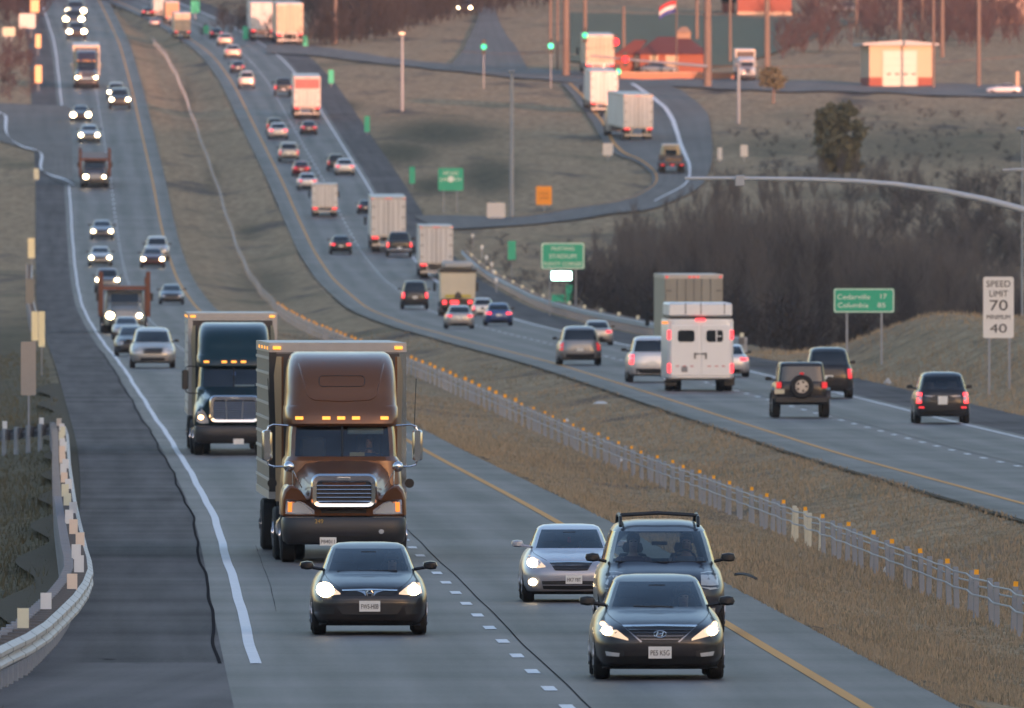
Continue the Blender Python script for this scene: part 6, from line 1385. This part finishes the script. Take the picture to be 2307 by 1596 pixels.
C=[ # kind,label,x,y,w,colour,rear,lights,road,extra
('suv','big black estate car behind the off road car with the spare wheel',1868,898,113,BLACK,1,0,'R',dict(Hs=1.1,tl=.5,det=2)),
('suv','white estate car left of the horse trailer with its red tail lamp lit',1470,862,112,(.60,.61,.63),1,0,'R',dict(tl=1.5,det=2)),
('sedan','white saloon showing only its right side past the horse trailer',1643,850,94,(.60,.61,.63),1,0,'R',dict(tl=1.2,det=2)),
('van','grey minivan in the left receding lane behind the pale saloon',1307,823,99,(.27,.28,.29),1,0,'R',dict(tl=.25,det=2)),
('sedan','pale gold saloon just ahead of the grey minivan beside the guard rail',1347,778,71,(.44,.43,.40),1,0,'R',dict(tl=.9,det=2)),
('sedan','silver saloon with wide red lamps, left of the blue saloon',1036,741,67,(.42,.42,.41),1,0,'R',dict(tl=.8)),
('sedan','bright blue saloon with both red lamps lit beside the silver one',1124,734,65,(.03,.07,.22),1,0,'R',dict(tl=1.3)),
('suv','white hatchback squeezed between the tipper and the blue saloon',1088,718,50,WHITE,1,0,'R',dict(tl=1.1)),
('suv','dark boxy estate car with tall red lamps left of the tipper',935,697,63,(.022,.022,.026),1,0,'R',dict(Hs=1.1,tl=1.3)),
('pickup','dark pickup with a chrome bumper right behind the white trailer',900,580,59,BLACK,1,0,'R',dict(tl=1.2)),
('sedan','black hatchback alone in the left receding lane with red lamps',768,573,51,BLACK,1,0,'R',dict(tl=1.2,Hs=1.05)),
('sedan','dark car half hidden left of the white trailer with the red mark',824,482,38,(.03,.03,.05),1,0,'R',dict(tl=.6)),
('sedan','silver white saloon behind the plain white box lorry',693,428,47,(.55,.57,.60),1,0,'R',dict(tl=.7)),
('sedan','red saloon in the left receding lane above the silver white one',679,397,42,(.22,.02,.03),1,0,'R',dict(tl=.6)),
('suv','grey silver estate car above the red saloon',651,365,47,(.36,.37,.36),1,0,'R',dict(tl=.5)),
('sedan','white saloon beside the dark shoulder with red lamps lit',777,395,46,WHITE,1,0,'R',dict(tl=1.)),
('suv','dark car just behind and left of the white saloon near the shoulder',757,385,40,(.03,.032,.04),1,0,'R',dict(tl=.4)),
('sedan','white saloon with glowing red lamps close behind a dark car',627,314,46,(.60,.56,.55),1,0,'R',dict(tl=1.8)),
('suv','dark car partly covered by the white saloon with glowing lamps',619,302,38,(.03,.03,.035),1,0,'R',dict(tl=.9)),
('sedan','dark red grey car following the red and white lorry',696,304,39,(.10,.06,.07),1,0,'R',dict(tl=.8)),
('pickup','dark pickup left of the red and white lorry with red lamps',639,217,42,(.02,.022,.035),1,0,'R',dict(tl=1.)),
('van','white van with a small dark rear window in the left receding lane',556,200,37,(.62,.56,.52),1,0,'R',dict(tl=.3,Hs=1.2)),
('sedan','small dark blue car just above the white van',536,165,34,(.03,.035,.06),1,0,'R',dict(tl=.6)),
('sedan','peach lit car just below the crest, the lower of two',525,132,39,(.60,.50,.42),1,0,'R',dict(tl=.7)),
('sedan','peach lit car right on the crest, the upper of two',508,104,36,(.60,.50,.42),1,0,'R',dict(tl=.7)),
('sedan','dark saloon at the crest left of the upper peach lit car',488,88,31,(.03,.03,.035),1,0,'R',dict(tl=.9)),
('sedan','tiny dark car with red lamps at the far left of the distant carriageway',333,38,26,(.03,.03,.035),1,0,'R',dict(tl=2.)),
('sedan','tiny pale car on the distant carriageway below the tiny dark one',349,60,24,(.5,.45,.45),1,0,'R',dict(tl=.7)),
# oncoming
('van','silver minivan without lights in front of the teal lorry',344,830,103,(.40,.41,.40),0,0,'L',dict(det=2)),
('sedan','dark saloon tucked behind the silver minivan',301,803,87,(.035,.04,.05),0,0,'L',dict(det=2)),
('sedan','grey saloon almost hidden between the dark saloon and the carrier',285,766,66,(.25,.27,.29),0,0,'L',{}),
('pickup','grey pickup with headlights on behind the nearer vehicle carrier',242,660,58,(.22,.24,.27),0,1,'L',{}),
('sedan','silver saloon with headlights on behind the grey pickup',226,600,55,(.46,.47,.48),0,1,'L',{}),
('sedan','grey blue saloon with headlights on behind the silver saloon',230,540,54,(.20,.22,.26),0,1,'L',{}),
('sedan','dark red saloon with large bright headlights in the right oncoming lane',344,604,57,(.09,.012,.02),0,1,'L',{}),
('suv','silver estate car close behind the dark red saloon',354,588,56,(.45,.46,.46),0,0,'L',dict(Hs=1.05)),
('sedan','dark blue saloon without lights in the right oncoming lane',387,686,57,(.06,.08,.11),0,0,'L',{}),
('sedan','silver car with two bright headlights ahead of the farther carrier',201,322,50,(.45,.47,.48),0,1,'L',{}),
('sedan','car hidden behind two merged blazing headlights at the ramp end',182,275,46,(.05,.05,.06),0,1,'L',dict(det=0)),
('suv','dark car with two bright headlights in the right oncoming lane far up',270,246,50,(.06,.08,.09),0,1,'L',{}),
('suv','grey car just behind the dark one far up, one headlight showing',262,226,42,(.20,.22,.23),0,1,'L',{}),
('suv','car with blazing headlights on the left crest, the lowest of the cluster',173,90,44,(.05,.05,.06),0,1,'L',dict(det=0)),
('pickup','car with blazing headlights on the left crest, the middle of the cluster',166,66,46,(.05,.05,.06),0,1,'L',dict(det=0)),
('suv','car with blazing headlights on the left crest, the highest of the cluster',171,44,46,(.05,.05,.06),0,1,'L',dict(det=0)),
('suv','dark car with two headlights coming down the dim side road on the far hill',1047,33,36,(.04,.04,.06),0,1,None,{}),
]
for kind,label,x,y,w_,col,rear,lights,road,ex in C:
    car(kind,label,'car' if kind!='pickup' else 'pickup',x,y,w_,col,rear=bool(rear),lights=bool(lights),road=road,**ex)
# side-on vehicles at the top right
def side_car(kind,label,x,y,wpx,col,yaw):
    p=hit(x,y); S=SPEC[kind]; k=wpx/(PX(p.y)*S['L']); r,sf,b=car(kind,label,'pickup' if kind=='pickup' else 'car',x,y,10,col,road=None,scale=k,dloc=p)
    r.matrix_world=Matrix.Translation(p+Vector((0,1.2,0)))@Matrix.Rotation(yaw,4,'Z')@Matrix.Diagonal((k,k,k,1))
side_car('pickup','white pickup parked sideways near the top right corner',1908,33,86,(.60,.52,.50),R(90))
side_car('sedan','pale saloon parked sideways in front of the brick building',1485,167,88,(.16,.20,.24),R(88))
side_car('sedan','white car parked sideways by the crossroad at the right edge',2262,212,80,(.58,.60,.66),R(-90))
p=hit(2292,205); t=thing('road_marker','small pale marker post by the white car at the right edge','road marker',p); MB().box(-.18,.18,-.1,.1,0,2.0,b=.06).build('post',mat('peach stone',(.5,.36,.26),.8),t)
# ------------------------------------------------------------------ camera, light, sky
cam=bpy.data.cameras.new('camera'); co=bpy.data.objects.new('camera',cam); COL.objects.link(co); sc.camera=co
cam.sensor_width=36; cam.lens=36*F/2307; cam.clip_start=1; cam.clip_end=20000
co.location=(0,0,H); co.rotation_euler=(R(90)-math.atan((798-YH)/F),0,0)
cam.dof.use_dof=True; cam.dof.focus_distance=350; cam.dof.aperture_fstop=cam.lens/1000/.072
az=R(SUN_AZ); el=R(SUN_EL)
sd=Vector((math.sin(az)*math.cos(el),math.cos(az)*math.cos(el),math.sin(el)))      # towards the sun
L=bpy.data.lights.new('sun','SUN'); L.energy=SUNP; L.angle=R(.25); L.color=(.80,.35,.23)
lo=bpy.data.objects.new('sun',L); COL.objects.link(lo); lo.rotation_euler=sd.to_track_quat('Z','Y').to_euler()
w=bpy.data.worlds.new('World'); sc.world=w; w.use_nodes=True; nt=w.node_tree
sky=nt.nodes.new('ShaderNodeTexSky'); sky.sky_type='NISHITA'; sky.sun_disc=False
sky.sun_elevation=R(SUN_EL); sky.sun_rotation=az; sky.air_density=1.; sky.dust_density=1.5; sky.ozone_density=1.7
bg=nt.nodes['Background']; tn=nt.nodes.new('ShaderNodeMix'); tn.data_type='RGBA'; tn.blend_type='MULTIPLY'; tn.inputs[0].default_value=1.; tn.inputs[7].default_value=(1.05,.955,1.02,1)
nt.links.new(sky.outputs[0],tn.inputs[6]); nt.links.new(tn.outputs[2],bg.inputs[0]); bg.inputs[1].default_value=.15
sc.view_settings.view_transform='Standard'; sc.view_settings.look='None'; sc.view_settings.gamma=1; sc.view_settings.exposure=EXP
if HAZE:
    hm=bpy.data.materials.new('haze air'); hm.use_nodes=True; n=hm.node_tree; n.nodes.remove(n.nodes['Principled BSDF'])
    pv=n.nodes.new('ShaderNodeVolumePrincipled'); pv.inputs['Color'].default_value=(.86,.86,.92,1); pv.inputs['Density'].default_value=HAZE
    pv.inputs['Anisotropy'].default_value=.2; n.links.new(pv.outputs[0],n.nodes['Material Output'].inputs['Volume'])
    hz=MB(); hz.box(-7000,7000,-5000,8500,-8,RIDGE+40); o=hz.build('haze',hm,smooth=0); o['kind']='stuff'; o['label']='thin evening haze filling the valley'
sc.cycles.max_bounces=8; sc.cycles.transparent_max_bounces=12

GR={'utility_pole':'utility poles around the crossroad','traffic_signal':'signals at the crossroad','mile_marker':'green marker signs along the right shoulder','street_lamp':'lamp poles','guide_sign':'green guide signs','semi_truck':'articulated lorries','vehicle_carrier':'vehicle carriers in the oncoming lanes','overhead_wire':'overhead wires','paper_scrap':'paper scraps in the median','plastic_bag':'plastic litter in the grass','person':'people in the vehicles'}
for o in bpy.data.objects:
    if o.parent is None and o.get('label') and not o.get('group'):
        g=GR.get(o.name.split('.')[0])
        if g: o['group']=g
